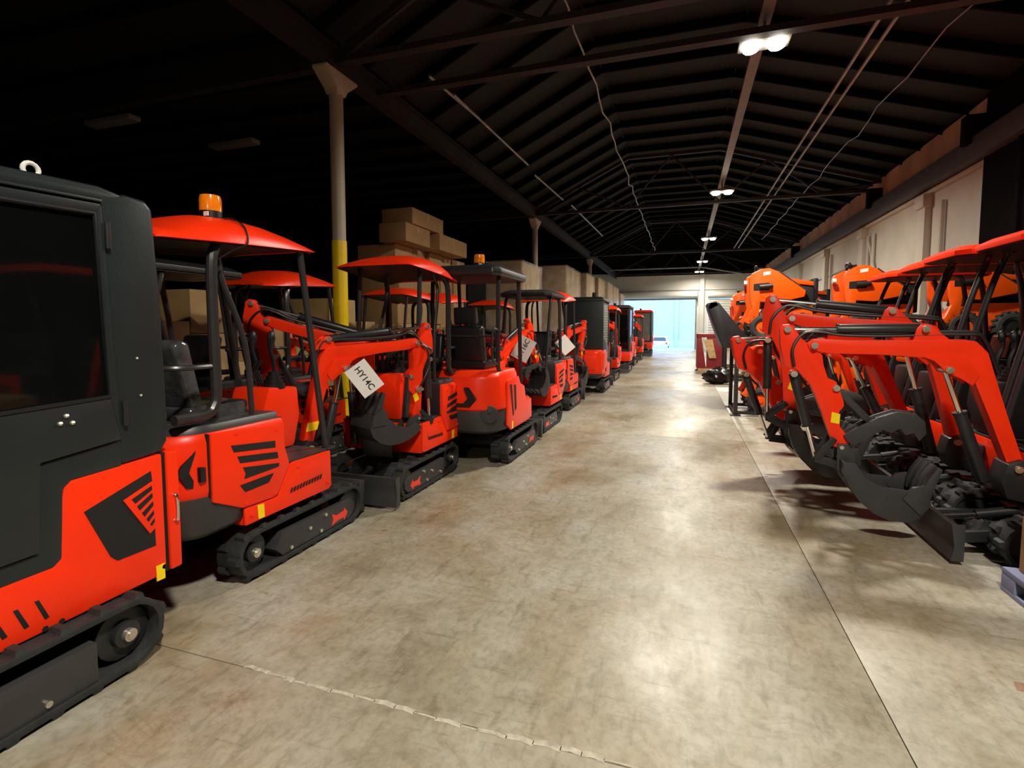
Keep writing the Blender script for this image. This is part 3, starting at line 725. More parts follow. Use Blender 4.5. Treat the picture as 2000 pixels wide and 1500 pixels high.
def upper_canopy(root, H, style='round', zt=2.2, yo=0.0, cy=(-1.08, 0.17), tail=0.0, cons=None, beac=False, det=2, canm=None, wrap=False, head=False, bodym=None):
    hx = 0.46
    B = bodym or RED
    part('counterweight', MB().loft([plan(hx, -1.03 + tail, -0.6, 0.26, 0.385, 0.10), plan(hx, -1.05 + tail, -0.58, 0.27, 0.43, 0.03), plan(hx, -1.06 + tail, -0.56, 0.28, 0.52, 0.005), plan(hx, -1.06 + tail, -0.4, 0.28, 0.66, 0.0)]), GREY, root, M=H, bevel=0.008)
    hood = part('engine_hood', MB().loft([plan(hx, -1.06 + tail, -0.24, 0.28, 0.655, 0.002), plan(hx, -1.07 + tail, -0.24, 0.28, 0.70, -0.004), plan(hx, -1.07 + tail, -0.24, 0.28, 0.98, 0.0), plan(hx, -1.05 + tail, -0.25, 0.27, 1.03, 0.015)]), B, root, M=H, bevel=0.012)
    part('seat_base', MB().loft([plan(hx, -1.04 + tail, -0.25, 0.26, 1.025, 0.03), plan(hx, -1.03 + tail, -0.26, 0.25, 1.075, 0.05)]), GREY, root, M=H, bevel=0.01)
    part('front_cover', MB().bx(-hx + 0.03, hx - 0.03, -0.25, -0.232, 0.70, 1.03), STEEL, root, M=H, bevel=0.006)
    body = part('front_body', MB().bx(-hx + 0.005, hx - 0.005, -0.6, 0.245, 0.38, 0.69), B, root, M=H, bevel=0.03)
    part('floor_mat', MB().bx(-hx + 0.02, hx - 0.02, -0.24, 0.235, 0.688, 0.705), GREY, root, M=H, bevel=0.004)
    for s in (1, -1):
        a, b = s * (hx - 0.01), s * (hx + 0.014)
        sp = part('side_panel', MB().prism(PAN, a, b), B, root, M=H, bevel=0.012)
        for v in V14: part('vent', MB().prism(v, b - s * 0.01, b + s * 0.003), VOIDM, sp, M=H)
        lp = part('skirt_panel', MB().prism(LOW, a, b - s * 0.004), B, root, M=H, bevel=0.012)
        part('recess', MB().prism([(-0.25, 0.51), (0.12, 0.53), (0.16, 0.62), (-0.1, 0.63)], b - s * 0.008, b - s * 0.001), B, lp, M=H, bevel=0.004)
        mb = MB()
        for k in range(11):
            yy = -0.215 + k * 0.031
            mb.prism([(yy, 0.487 + k * 0.0012), (yy + 0.015, 0.487 + k * 0.0012), (yy + 0.028, 0.52 + k * 0.0012), (yy + 0.013, 0.52 + k * 0.0012)], b - s * 0.01, b + s * 0.001)
        part('louvre_row', mb, VOIDM, lp, M=H, kind='stuff')
        part('seam', MB().bx(min(s * (hx - 0.02), s * (hx + 0.004)), max(s * (hx - 0.02), s * (hx + 0.004)), -0.853, -0.845, 0.66, 1.03), VOIDM, hood, M=H)
        # rear corner badge and latch sit on the curved hood
        if tail == 0: part('corner_vent', MB().prism(FANG, s * (hx - 0.08), s * (hx + 0.002)), VOIDM, hood, M=H @ T((s * -0.018, 0, 0)) @ Matrix.Translation((s * 0.46, -0.86, 0)) @ RZ(s * -14) @ Matrix.Translation((s * -0.46, 0.86, 0)))
        part('latch', MB().prism([(-0.911, 0.848), (-0.874, 0.842), (-0.873, 0.757), (-0.91, 0.760)], s * (hx - 0.02), s * (hx + 0.006)), BLACK, hood, M=H, bevel=0.004)
        part('warning_label', MB().prism([(-0.511, 0.496), (-0.457, 0.49), (-0.455, 0.40), (-0.505, 0.402)], b - s * 0.006, b - s * 0.001), YELLOW, lp, M=H, label='yellow warning label')
        for by, bz in ((-0.66, 1.0), (-0.33, 0.96), (-0.36, 0.53), (-0.6, 0.54), (-0.56, 0.45), (-0.13, 0.655), (0.19, 0.45)):
            part('bolt', MB().cyl((b - s * 0.006, by, bz), (b + s * 0.004, by, bz), 0.012, 8), B, sp if by < -0.3 else lp, M=H)
    seat(root, H, m=WRAPSEAT if wrap else VINYL, head=head)
    levers(root, H, cm=cons)
    roll_posts(root, H, 'round' if style == 'round' else 'flat', zt=zt, yo=yo)
    cm = canm or RED
    if style == 'round': canopy_round(root, H, y0=cy[0], y1=cy[1], z=zt - 0.02, m=cm)
    else: canopy_flat(root, H, z=zt, m=cm)
    if beac:
        beacon(root, H, 0.16, -0.5, zt + 0.112)
        part('cable', MB().tube(smooth_path([(0.22, -0.5, zt + 0.15), (0.34, -0.5, zt + 0.14), (0.43, -0.5, zt + 0.085), (0.475, -0.52, zt - 0.02), (0.45, -0.6, zt - 0.07), (0.41, -0.69, zt - 0.14)], 4), 0.006, 5), BLACK, root, M=H)

def excavator(label, loc, rz, hrot=0.0, boom=None, style='round', zt=2.2, det=2, lugs=None, blade=True, cab=None, group='mini excavators', scale=1.0, **kw):
    root = thing('mini_excavator', label, 'excavator', loc, math.radians(rz), group)
    root.scale = (scale,) * 3
    crawler(root, det=det, lugs_side=lugs)
    if blade: dozer_blade(root, **(blade if isinstance(blade, dict) else {}))
    H = RZ(hrot)
    if cab: upper_cab(root, H, **cab)
    else: upper_canopy(root, H, style, zt, det=det, **kw)
    fr = None
    if boom is not None: fr = boom_set(root, H, det=det, **boom)
    root['_'] = 0
    del root['_']
    return root, fr

def window(root, H, name, poly, a, b, ax, glass, fm, fw=0.03):
    """framed pane: poly in the plane normal to ax, from a to b"""
    cx = sum(p[0] for p in poly) / len(poly)
    cz = sum(p[1] for p in poly) / len(poly)
    inn = [(p[0] + (cx - p[0]) * fw / max(0.05, abs(cx - p[0])) if abs(cx - p[0]) > 0.01 else p[0], p[1] + (cz - p[1]) * fw / max(0.05, abs(cz - p[1]))) for p in poly]
    n = len(poly)
    mb = MB()
    for i in range(n):
        j = (i + 1) % n
        mb.prism([poly[i], poly[j], inn[j], inn[i]], a, b, ax)
    f = part(name, mb, fm, root, M=H)
    m = (a + b) / 2
    part('pane', MB().prism(inn, m - 0.003, m + 0.003, ax), glass, f, M=H)
    return f

def upper_cab(root, H, cabm=None, roofm=None, glass=None, bodym=None, y0=-0.82, y1=0.36, zt=2.28, solid_rear=False):
    cm, rm, gl, B = cabm or SLATE, roofm or SLATE, glass or GLASS, bodym or RED
    hx = 0.47
    part('counterweight', MB().loft([plan(hx, -1.05, -0.5, 0.2, 0.385, 0.08), plan(hx, -1.08, -0.5, 0.22, 0.45, 0.02), plan(hx, -1.08, -0.5, 0.22, 0.56, 0.0)]), GREY, root, M=H, bevel=0.008)
    part('engine_hood', MB().loft([plan(hx, -1.08, -0.3, 0.2, 0.5, 0.0), plan(hx, -1.1, -0.3, 0.2, 0.56, 0.0), plan(hx, -1.1, -0.3, 0.2, 1.02, 0.0), plan(hx, -1.07, -0.3, 0.18, 1.08, 0.02)]), B, root, M=H, bevel=0.02)
    part('hood_step', MB().bx(-0.34, 0.34, -1.115, -1.09, 0.6, 0.94), B, root, M=H, bevel=0.012)
    part('front_body', MB().bx(-hx, hx, -0.5, 0.38, 0.38, 0.72), B, root, M=H, bevel=0.03)
    part('side_panel', MB().prism([(-0.9, 0.62), (-0.3, 0.62), (-0.2, 0.74), (-0.3, 1.0), (-0.9, 1.0)], hx, hx + 0.012).prism([(-0.9, 0.62), (-0.3, 0.62), (-0.2, 0.74), (-0.3, 1.0), (-0.9, 1.0)], -hx - 0.012, -hx), B, root, M=H, bevel=0.008)
    part('cab_shell', MB().bx(-hx + 0.02, hx - 0.02, y0, y0 + 0.06, 1.05, zt).bx(-hx + 0.02, hx - 0.02, y0, y1, 0.72, 0.76), cm, root, M=H, bevel=0.01)
    for s in (1, -1):
        part('pillar', MB().bar((s * (hx - 0.04), y1 - 0.03, 0.7), (s * (hx - 0.06), y1 - 0.1, zt), 0.06, 0.07), cm, root, M=H, bevel=0.012)
        part('pillar', MB().bar((s * (hx - 0.04), y0 + 0.05, 1.0), (s * (hx - 0.05), y0 + 0.06, zt), 0.07, 0.1), cm, root, M=H, bevel=0.012)
        part('door_panel', MB().prism([(y0 + 0.1, 1.05), (y1 - 0.06, 0.75), (y1 - 0.05, 1.1), (y0 + 0.1, 1.35)], s * (hx - 0.05), s * (hx - 0.02)), cm, root, M=H, bevel=0.006)
        window(root, H, 'side_window', [(y0 + 0.1, 1.33), (y1 - 0.06, 1.1), (y1 - 0.11, zt - 0.05), (y0 + 0.1, zt - 0.05)], s * (hx - 0.05), s * (hx - 0.025), 'x', gl, cm)
    window(root, H, 'windscreen', [(-hx + 0.07, 0.78), (hx - 0.07, 0.78), (hx - 0.09, zt - 0.05), (-hx + 0.09, zt - 0.05)], y1 - 0.1, y1 - 0.07, 'y', gl, cm)
    if not solid_rear: window(root, H, 'rear_window', [(-hx + 0.1, 1.35), (hx - 0.1, 1.35), (hx - 0.1, zt - 0.12), (-hx + 0.1, zt - 0.12)], y0 - 0.012, y0 + 0.002, 'y', GLASS, cm)
    part('cab_roof', MB().loft([[(sx * a, yy, z) for sx, yy in ((1, y1 - 0.03 - i), (-1, y1 - 0.03 - i), (-1, y0 - 0.02 + i), (1, y0 - 0.02 + i))] for a, i, z in ((hx, 0.0, zt - 0.02), (hx, 0.0, zt + 0.04), (hx - 0.08, 0.08, zt + 0.09))]), rm, root, M=H, bevel=0.02)
    seat(root, H, y=-0.3, z=1.0)
    mb = MB().cyl((0.2, y0 + 0.2, zt + 0.08), (0.2, y0 + 0.2, zt + 0.2), 0.05, 12)
    part('work_lamp', mb, BLACK, root, M=H)

# ================================================================ MACHINE 1: dark cab, nearest on the left
def cab_machine():
    X0, Y0 = -2.97, 1.12
    root = thing('mini_excavator', 'mini excavator with closed dark cab and red lower body, nearest the camera', 'excavator', (X0, Y0, 0), PI, 'mini excavators')
    crawler(root, hw=0.5, bw=0.22, L=1.5, h=0.37, det=2, lugs_side=-1, arrow=False, plate=[(-0.42, 0.235), (0.5, 0.235), (0.56, 0.19), (0.56, 0.1), (0.5, 0.05), (-0.40, 0.035), (-0.42, 0.06)])
    H = (T((X0, Y0, 0)) @ RZ(180)).inverted()
    a, b = -3.42, -2.55
    body = part('lower_body', MB().prism([(1.935, 1.0), (1.518, 0.978), (1.49, 0.955), (1.478, 0.92), (1.462, 0.65), (1.43, 0.622), (0.25, 0.612), (0.25, 0.345), (1.90, 0.365), (1.935, 0.40)], a, b), RED, root, M=H, bevel=0.012)
    part('counterweight', MB().bx(a + 0.1, b - 0.1, 0.7, 1.85, 0.33, 0.4), GREY, root, M=H, bevel=0.02)
    hood = part('rear_hood', MB().prism([(b + 0.004, 1.957), (b + 0.002, 2.02), (b - 0.03, 2.042), (a + 0.03, 2.042), (a + 0.012, 2.0), (a, 1.957)], 0.37, 1.0, 'z'), RED, root, M=H, bevel=0.012)
    part('hood_gap', MB().bx(a + 0.02, b - 0.01, 1.93, 1.96, 0.37, 1.0), VOIDM, root, M=H)
    part('handle', MB().tube(smooth_path([(b - 0.006, 1.985, 0.77), (b + 0.02, 1.99, 0.765), (b + 0.024, 1.992, 0.7), (b + 0.02, 1.99, 0.635), (b - 0.006, 1.985, 0.63)], 4), 0.008, 8), CHROME, hood, M=H, label='chrome grab handle')
    part('rear_wall', MB().prism([(1.70, 2.25), (1.816, 2.285), (1.915, 2.28), (1.948, 2.242), (1.972, 1.755), (1.98, 1.14), (1.972, 1.06), (1.94, 1.01), (1.73, 0.99), (1.73, 1.112)], a, b), SLATE, root, M=H, bevel=0.022, seg=3)
    part('side_skirt', MB().prism([(1.735, 1.112), (1.735, 0.988), (1.518, 0.978), (1.485, 0.95), (1.464, 0.64), (1.43, 0.618), (0.25, 0.608), (0.25, 0.70), (1.37, 0.70), (1.392, 1.078)], b - 0.05, b - 0.002), SLATE, root, M=H, bevel=0.006)
    part('roof', MB().prism([(0.2, 2.20), (1.72, 2.225), (1.80, 2.24), (1.80, 2.28), (1.70, 2.298), (0.2, 2.25)], a, b - 0.004), SLATE, root, M=H, bevel=0.018, seg=3)
    part('drip_rail', MB().prism([(0.2, 2.178), (1.70, 2.222), (1.70, 2.234), (0.2, 2.19)], b - 0.01, b + 0.014), SLATE, root, M=H, bevel=0.004)
    door = part('door', MB().prism([(0.3, 2.165), (1.696, 2.213), (1.664, 2.166), (0.3, 2.118)], b - 0.025, b + 0.012).prism([(1.696, 2.213), (1.733, 1.118), (1.69, 1.328), (1.664, 2.166)], b - 0.025, b + 0.012)
                .prism([(0.3, 1.27), (1.69, 1.328), (1.733, 1.118), (1.40, 1.084), (1.376, 0.708), (0.3, 0.69)], b - 0.025, b + 0.012), SLATE, root, M=H, bevel=0.004)
    part('pane', MB().prism([(0.3, 1.27), (1.69, 1.328), (1.664, 2.166), (0.3, 2.118)], b - 0.012, b - 0.006), GLASS, door, M=H, label='tinted door window')
    part('window_seal', MB().tube([(b + 0.008, 0.3, 2.118), (b + 0.008, 1.664, 2.166), (b + 0.008, 1.69, 1.328), (b + 0.008, 0.3, 1.27)], 0.011, 6), BLACK, door, M=H)
    for hy, hz in ((1.716, 2.075), (1.752, 1.24)):
        part('hinge', MB().cyl((b + 0.014, hy, hz - 0.06), (b + 0.014, hy + 0.001, hz + 0.06), 0.011, 10), STEEL, door, M=H)
    for by, bz in ((1.504, 1.268), (1.479, 1.238), (1.526, 1.234)):
        part('bolt', MB().ball((b + 0.013, by, bz), 0.011), ZINC, door, M=H)
    for by, bz in ((1.83, 1.50), (1.84, 1.315)): part('bolt', MB().ball((b + 0.002, by, bz), 0.007), ZINC, root, M=H)
    part('frame_post', MB().bx(a, a + 0.05, 0.2, 0.3, 0.6, 2.22).bx(b - 0.06, b - 0.01, 0.2, 0.28, 0.6, 2.2), SLATE, root, M=H, bevel=0.01)
    part('far_wall', MB().bx(a, a + 0.03, 0.25, 1.72, 0.6, 1.35), SLATE, root, M=H)
    part('far_window', MB().bx(a + 0.008, a + 0.016, 0.28, 1.72, 1.35, 2.2), GLASS, root, M=H)
    part('windscreen', MB().bx(a + 0.05, b - 0.06, 0.23, 0.24, 0.72, 2.2), GLASS, root, M=H)
    part('cab_floor', MB().bx(a, b - 0.03, 0.25, 1.72, 0.6, 0.66), BLACK, root, M=H)
    part('seat', MB().bx(-3.2, -2.75, 1.05, 1.5, 1.0, 1.1), WRAPSEAT, root, M=H, bevel=0.03)
    part('backrest', MB().prism([(1.45, 1.08), (1.55, 1.08), (1.64, 1.62), (1.55, 1.62)], -3.18, -2.77), WRAPSEAT, root, M=H, bevel=0.03)
    part('seat_box', MB().bx(-3.25, -2.7, 1.0, 1.7, 0.66, 1.0), BLACK, root, M=H, bevel=0.02)
    e = b - 0.004
    gr = part('grille', MB().prism([(1.558, 0.82), (1.872, 0.925), (1.876, 0.87), (1.88, 0.535), (1.69, 0.538), (1.66, 0.57)], e, b + 0.003), VOIDM, body, M=H, label='black mesh grille')
    fin = part('grille_fin', MB().prism([(1.728, 0.818), (1.874, 0.872), (1.881, 0.63), (1.85, 0.607)], b, b + 0.008), RED, gr, M=H, bevel=0.003)
    for q in ([(1.765, 0.812), (1.868, 0.852), (1.869, 0.83), (1.782, 0.786)], [(1.79, 0.770), (1.869, 0.814), (1.87, 0.79), (1.802, 0.745)], [(1.812, 0.728), (1.871, 0.770), (1.872, 0.748), (1.824, 0.705)],
              [(1.833, 0.69), (1.872, 0.722), (1.873, 0.702), (1.843, 0.672)], [(1.851, 0.658), (1.874, 0.680), (1.875, 0.662), (1.858, 0.645)]):
        part('slit', MB().prism(q, b + 0.004, b + 0.0095), VOIDM, fin, M=H)
    for q in ([(1.28, 0.506), (1.297, 0.506), (1.332, 0.414), (1.314, 0.41)], [(1.353, 0.508), (1.37, 0.507), (1.404, 0.415), (1.387, 0.411)], [(1.207, 0.504), (1.224, 0.504), (1.259, 0.412), (1.241, 0.408)], [(1.134, 0.502), (1.151, 0.502), (1.186, 0.41), (1.168, 0.406)]):
        part('slot', MB().prism(q, e, b + 0.002), VOIDM, body, M=H, bevel=0.002)
    for hy, hz in ((1.386, 0.372), (1.448, 0.372), (1.92, 0.405)):
        part('bolt_hole', MB().cyl((e, hy, hz), (b + 0.002, hy, hz), 0.012, 12), VOIDM, body, M=H)
    part('warning_label', MB().prism([(1.876, 0.425), (1.922, 0.424), (1.922, 0.343), (1.878, 0.344)], e, b + 0.002), YELLOW, body, M=H, label='yellow warning label')
    n = 14
    part('eye_bolt', MB().tube([(-2.75 + 0.0, 1.55 + 0.03 * math.cos(2 * PI * k / n), 2.345 + 0.03 * math.sin(2 * PI * k / n)) for k in range(n)], 0.010, 8, closed=True).cyl((-2.75, 1.55, 2.285), (-2.75, 1.55, 2.318), 0.016, 10), WHITE, root, M=H, label='pale lifting eye on the roof')
    boom_set(root, RZ(0), fy=0.9, det=0, sw=10)
cab_machine()

# ================================================================ MACHINES 2 and on, left row
m2, fr2 = excavator('mini excavator with red canopy and amber beacon, standing just behind the dark cab machine', (-3.08, 3.12, 0), 0, det=2, lugs=1, beac=True, wrap=True,
                    blade=dict(hw=0.40, y=0.73), boom=dict(fy=0.5, sw=26, s=0.9, da=4, db=12, dc=-58, thumb='arm', cb=(0.3, 1.63), band=True))
m3, _ = excavator('mini excavator with red canopy turned toward the camera, its vented rear corner beside the aisle', (-2.93, 4.82, 0), 180, det=2, lugs=-1, hrot=0, zt=2.24, yo=0.17, cy=(-0.72, 0.37), tail=0.2,
                  blade=dict(hw=0.5, y=0.80), boom=dict(fy=0.42, sw=60, s=0.9, da=16, db=0, dc=0, cb=(0.3, 1.63)))

# rounded-tail machine
def round_tail(label, loc, rz, hrot=0, boom=None, canm=None):
    root = thing('mini_excavator', label, 'excavator', loc, math.radians(rz), 'mini excavators')
    crawler(root, hw=0.5, bw=0.22, L=1.42, h=0.36, det=2, lugs_side=1)
    dozer_blade(root, hw=0.5, y=0.86)
    H = RZ(hrot)
    hx = 0.5
    part('counterweight', MB().loft([plan(hx, -0.98, -0.35, 0.34, 0.40, 0.12), plan(hx, -1.02, -0.35, 0.36, 0.45, 0.02), plan(hx, -1.04, -0.35, 0.38, 0.58, 0.0), plan(hx, -1.04, -0.35, 0.38, 0.70, 0.0)]), GREY, root, M=H, bevel=0.012)
    hood = part('engine_hood', MB().loft([plan(hx, -1.04, -0.3, 0.36, 0.695, 0.004), plan(hx, -1.06, -0.3, 0.36, 0.72, -0.004), plan(hx, -1.03, -0.3, 0.36, 1.08, 0.01), plan(hx, -0.98, -0.3, 0.34, 1.15, 0.04)]), RED, root, M=H, bevel=0.015)
    part('front_body', MB().bx(-hx + 0.01, hx - 0.01, -0.36, 0.3, 0.40, 0.72), RED, root, M=H, bevel=0.03)
    part('hood_decal', MB().prism([(0.10, 0.97), (0.15, 0.97), (0.25, 0.84), (0.17, 0.745), (-0.3, 0.745), (-0.3, 0.785), (0.09, 0.785), (0.15, 0.85)], -1.075, -1.04, 'y'), VOIDM, hood, M=H, label='black hook-shaped vent')
    part('tail_boss', MB().cyl((0.34, -0.88, 0.66), (0.375, -0.98, 0.66), 0.1, 20).cyl((0.36, -0.93, 0.69), (0.385, -1.0, 0.69), 0.02, 10), GREY, root, M=H, bevel=0.006)
    for s in (1, -1):
        sp = part('side_panel', MB().prism([(-0.74, 0.50), (-0.72, 1.02), (-0.3, 1.05), (-0.22, 0.95), (-0.05, 0.90), (0.02, 0.70), (0.27, 0.70), (0.29, 0.44), (-0.6, 0.42)], s * (hx - 0.01), s * (hx + 0.016)), RED, root, M=H, bevel=0.012)
        for v in ([(-0.66, 0.98), (-0.58, 0.97), (-0.50, 0.60), (-0.54, 0.58)], [(-0.50, 0.96), (-0.42, 0.95), (-0.40, 0.66), (-0.46, 0.63)]):
            part('vent', MB().prism(v, s * (hx + 0.01), s * (hx + 0.019)), VOIDM, sp, M=H)
        part('warning_label', MB().prism([(-0.58, 0.52), (-0.53, 0.52), (-0.53, 0.43), (-0.58, 0.43)], s * (hx + 0.012), s * (hx + 0.018)), YELLOW, sp, M=H, label='yellow warning label')
        x = s * 0.42
        part('canopy_post', MB().tube(smooth_path([(x, -0.7, 2.27), (x, -0.78, 2.18), (x, -0.80, 1.5), (x, -0.80, 1.2), (x, -0.7, 1.13)], 4), 0.026, 10), TUBE, root, M=H)
        part('canopy_post', MB().tube([(x, -0.02, 2.27), (x, 0.04, 1.6), (x, 0.08, 0.72)], 0.026, 10), TUBE, root, M=H)
        part('guard_rail', MB().tube(smooth_path([(x, -0.8, 1.62), (x + s * 0.0, -0.98, 1.62), (x, -0.99, 1.3), (x, -0.8, 1.22)], 3), 0.014, 8), TUBE, root, M=H)
    part('floor_mat', MB().bx(-0.46, 0.46, -0.3, 0.29, 0.718, 0.735), GREY, root, M=H, bevel=0.004)
    part('rear_rail', MB().tube([(-0.42, -0.8, 1.55), (0.42, -0.8, 1.55)], 0.014, 8), TUBE, root, M=H)
    seat(root, H, y=-0.52, z=1.16, head=True)
    levers(root, H, z=1.22)
    def ring(i, zz):
        a, c0, c1 = 0.5 - i, -0.98 + i, 0.16 - i
        return [(a - 0.08, c1, zz), (-a + 0.08, c1, zz), (-a, c1 - 0.08, zz), (-a, c0 + 0.08, zz), (-a + 0.08, c0, zz), (a - 0.08, c0, zz), (a, c0 + 0.08, zz), (a, c1 - 0.08, zz)]
    can = part('canopy', MB().loft([ring(0.02, 2.24), ring(0.0, 2.27), ring(0.01, 2.33), ring(0.07, 2.37)]), canm or STEEL, root, M=H, bevel=0.012)
    beacon(root, H, 0.05, -0.45, 2.36)
    fr = boom_set(root, H, det=1, **boom) if boom else None
    return root, fr
m4, fr4 = round_tail('mini excavator with black canopy, amber beacon and black hook mark on its rounded red tail', (-2.46, 6.45, 0), 0, boom=dict(fy=0.5, sw=18, da=24, db=22, s=0.72))

excavator('mini excavator with black canopy facing the camera, front platform close behind the hook-marked one', (-2.48, 8.3, 0), 180, det=1, style='flat', zt=2.17, canm=STEEL, boom=dict(fy=0.42, sw=78, s=0.8, da=14, db=8))
m6, fr6 = excavator('mini excavator with red canopy right before the tall black cab machine', (-2.57, 10.6, 0), 0, det=1, boom=dict(fy=0.42, sw=14, s=0.95, da=8, db=5, dc=5))
excavator('mini excavator with tall black cab over a plain red rear hood', (-2.35, 13.7, 0), 0, det=1, cab=dict(cabm=SLATE, solid_rear=True), scale=1.02, boom=dict(fy=0.6, sw=-70, s=0.85))
excavator('mini excavator with small red canopy, next beyond the black cab machine', (-2.42, 16.6, 0), 180, det=0, boom=dict(fy=0.42, sw=-12, da=10, db=8))
excavator('mini excavator with grey cab and big clear front window', (-2.35, 19.9, 0), 180, det=0, cab=dict(cabm=GREY, roofm=GREY, glass=GLASS), boom=dict(fy=0.6, sw=15, da=12, db=8), scale=1.05)
excavator('mini excavator with red canopy hidden between the two far cab machines', (-2.45, 23.4, 0), 0, det=0, boom=dict(fy=0.42, da=5))
excavator('mini excavator with red canopy behind the farthest cab machine', (-2.45, 27.4, 0), 180, det=0, boom=dict(fy=0.42, sw=40, da=5))
excavator('mini excavator with red roofed cab, last of the left row by the open door', (-2.25, 31.5, 0), 180, det=0, cab=dict(cabm=GREY, roofm=RED, glass=CLEAR, zt=2.3), boom=dict(fy=0.6, sw=50, da=10, db=5), scale=1.12)

# second row behind
R2 = ((-4.85, 3.4, 180, 'flat', STEEL, 'mini excavator in the second left row, under a black canopy'),
      (-4.75, 5.6, 0, 'round', None, 'mini excavator in the second left row, its red canopy by the yellow-based pole'),
      (-4.72, 7.62, 180, 'round', None, 'mini excavator in the second left row, just past the yellow-based pole'),
      (-4.68, 9.82, 0, 'round', None, 'mini excavator in the second left row, behind the black canopy with amber beacon'),
      (-4.6, 11.85, 180, 'round', None, 'mini excavator in the second left row, raised red boom at the far end'))
for k, (x, y, rz, stl, cm, lb) in enumerate(R2):
    excavator(lb, (x, y, 0), rz, det=0, style=stl, zt=2.17, canm=cm, boom=dict(fy=0.42, da=8 + 3 * (k % 3), db=6, sw=70 if rz else -70, s=0.75), group='second row excavators')

# ================================================================ RIGHT ROW
RIGHT = ((2.75, 4.74, dict(fy=0.42, sw=3), 'mini excavator with big red boom and toothed bucket, closest on the right', 2),
         (2.78, 5.68, dict(fy=0.42, sw=6, da=6, db=8, dc=-10, s=1.1), 'mini excavator on the right, raised boom just behind the closest one', 2),
         (2.72, 6.62, dict(fy=0.42, sw=-8, da=-7, db=2, dc=-8, s=1.07), 'mini excavator on the right, third boom along, bucket low over the floor', 1),
         (2.85, 7.66, dict(fy=0.42, da=2, s=0.9), 'mini excavator on the right, fourth red canopy from the camera', 0),
         (2.9, 9.0, dict(fy=0.42, da=0, s=0.85), 'mini excavator on the right, last red canopy before the stacked loaders', 0))
for x, y, bd, lb, dt in RIGHT:
    excavator(lb, (x, y, 0), 90, det=dt, lugs=None, style='flat', zt=2.36, wrap=True, cons=BLACK, boom=bd, blade=dict(hw=0.45, y=0.92, h=0.26) if dt else True, group='right row excavators')
excavator('mini excavator on the right behind the front row, red canopy against the wall', (4.5, 7.4, 0), 90, det=0, style='flat', zt=2.36, group='right row excavators')

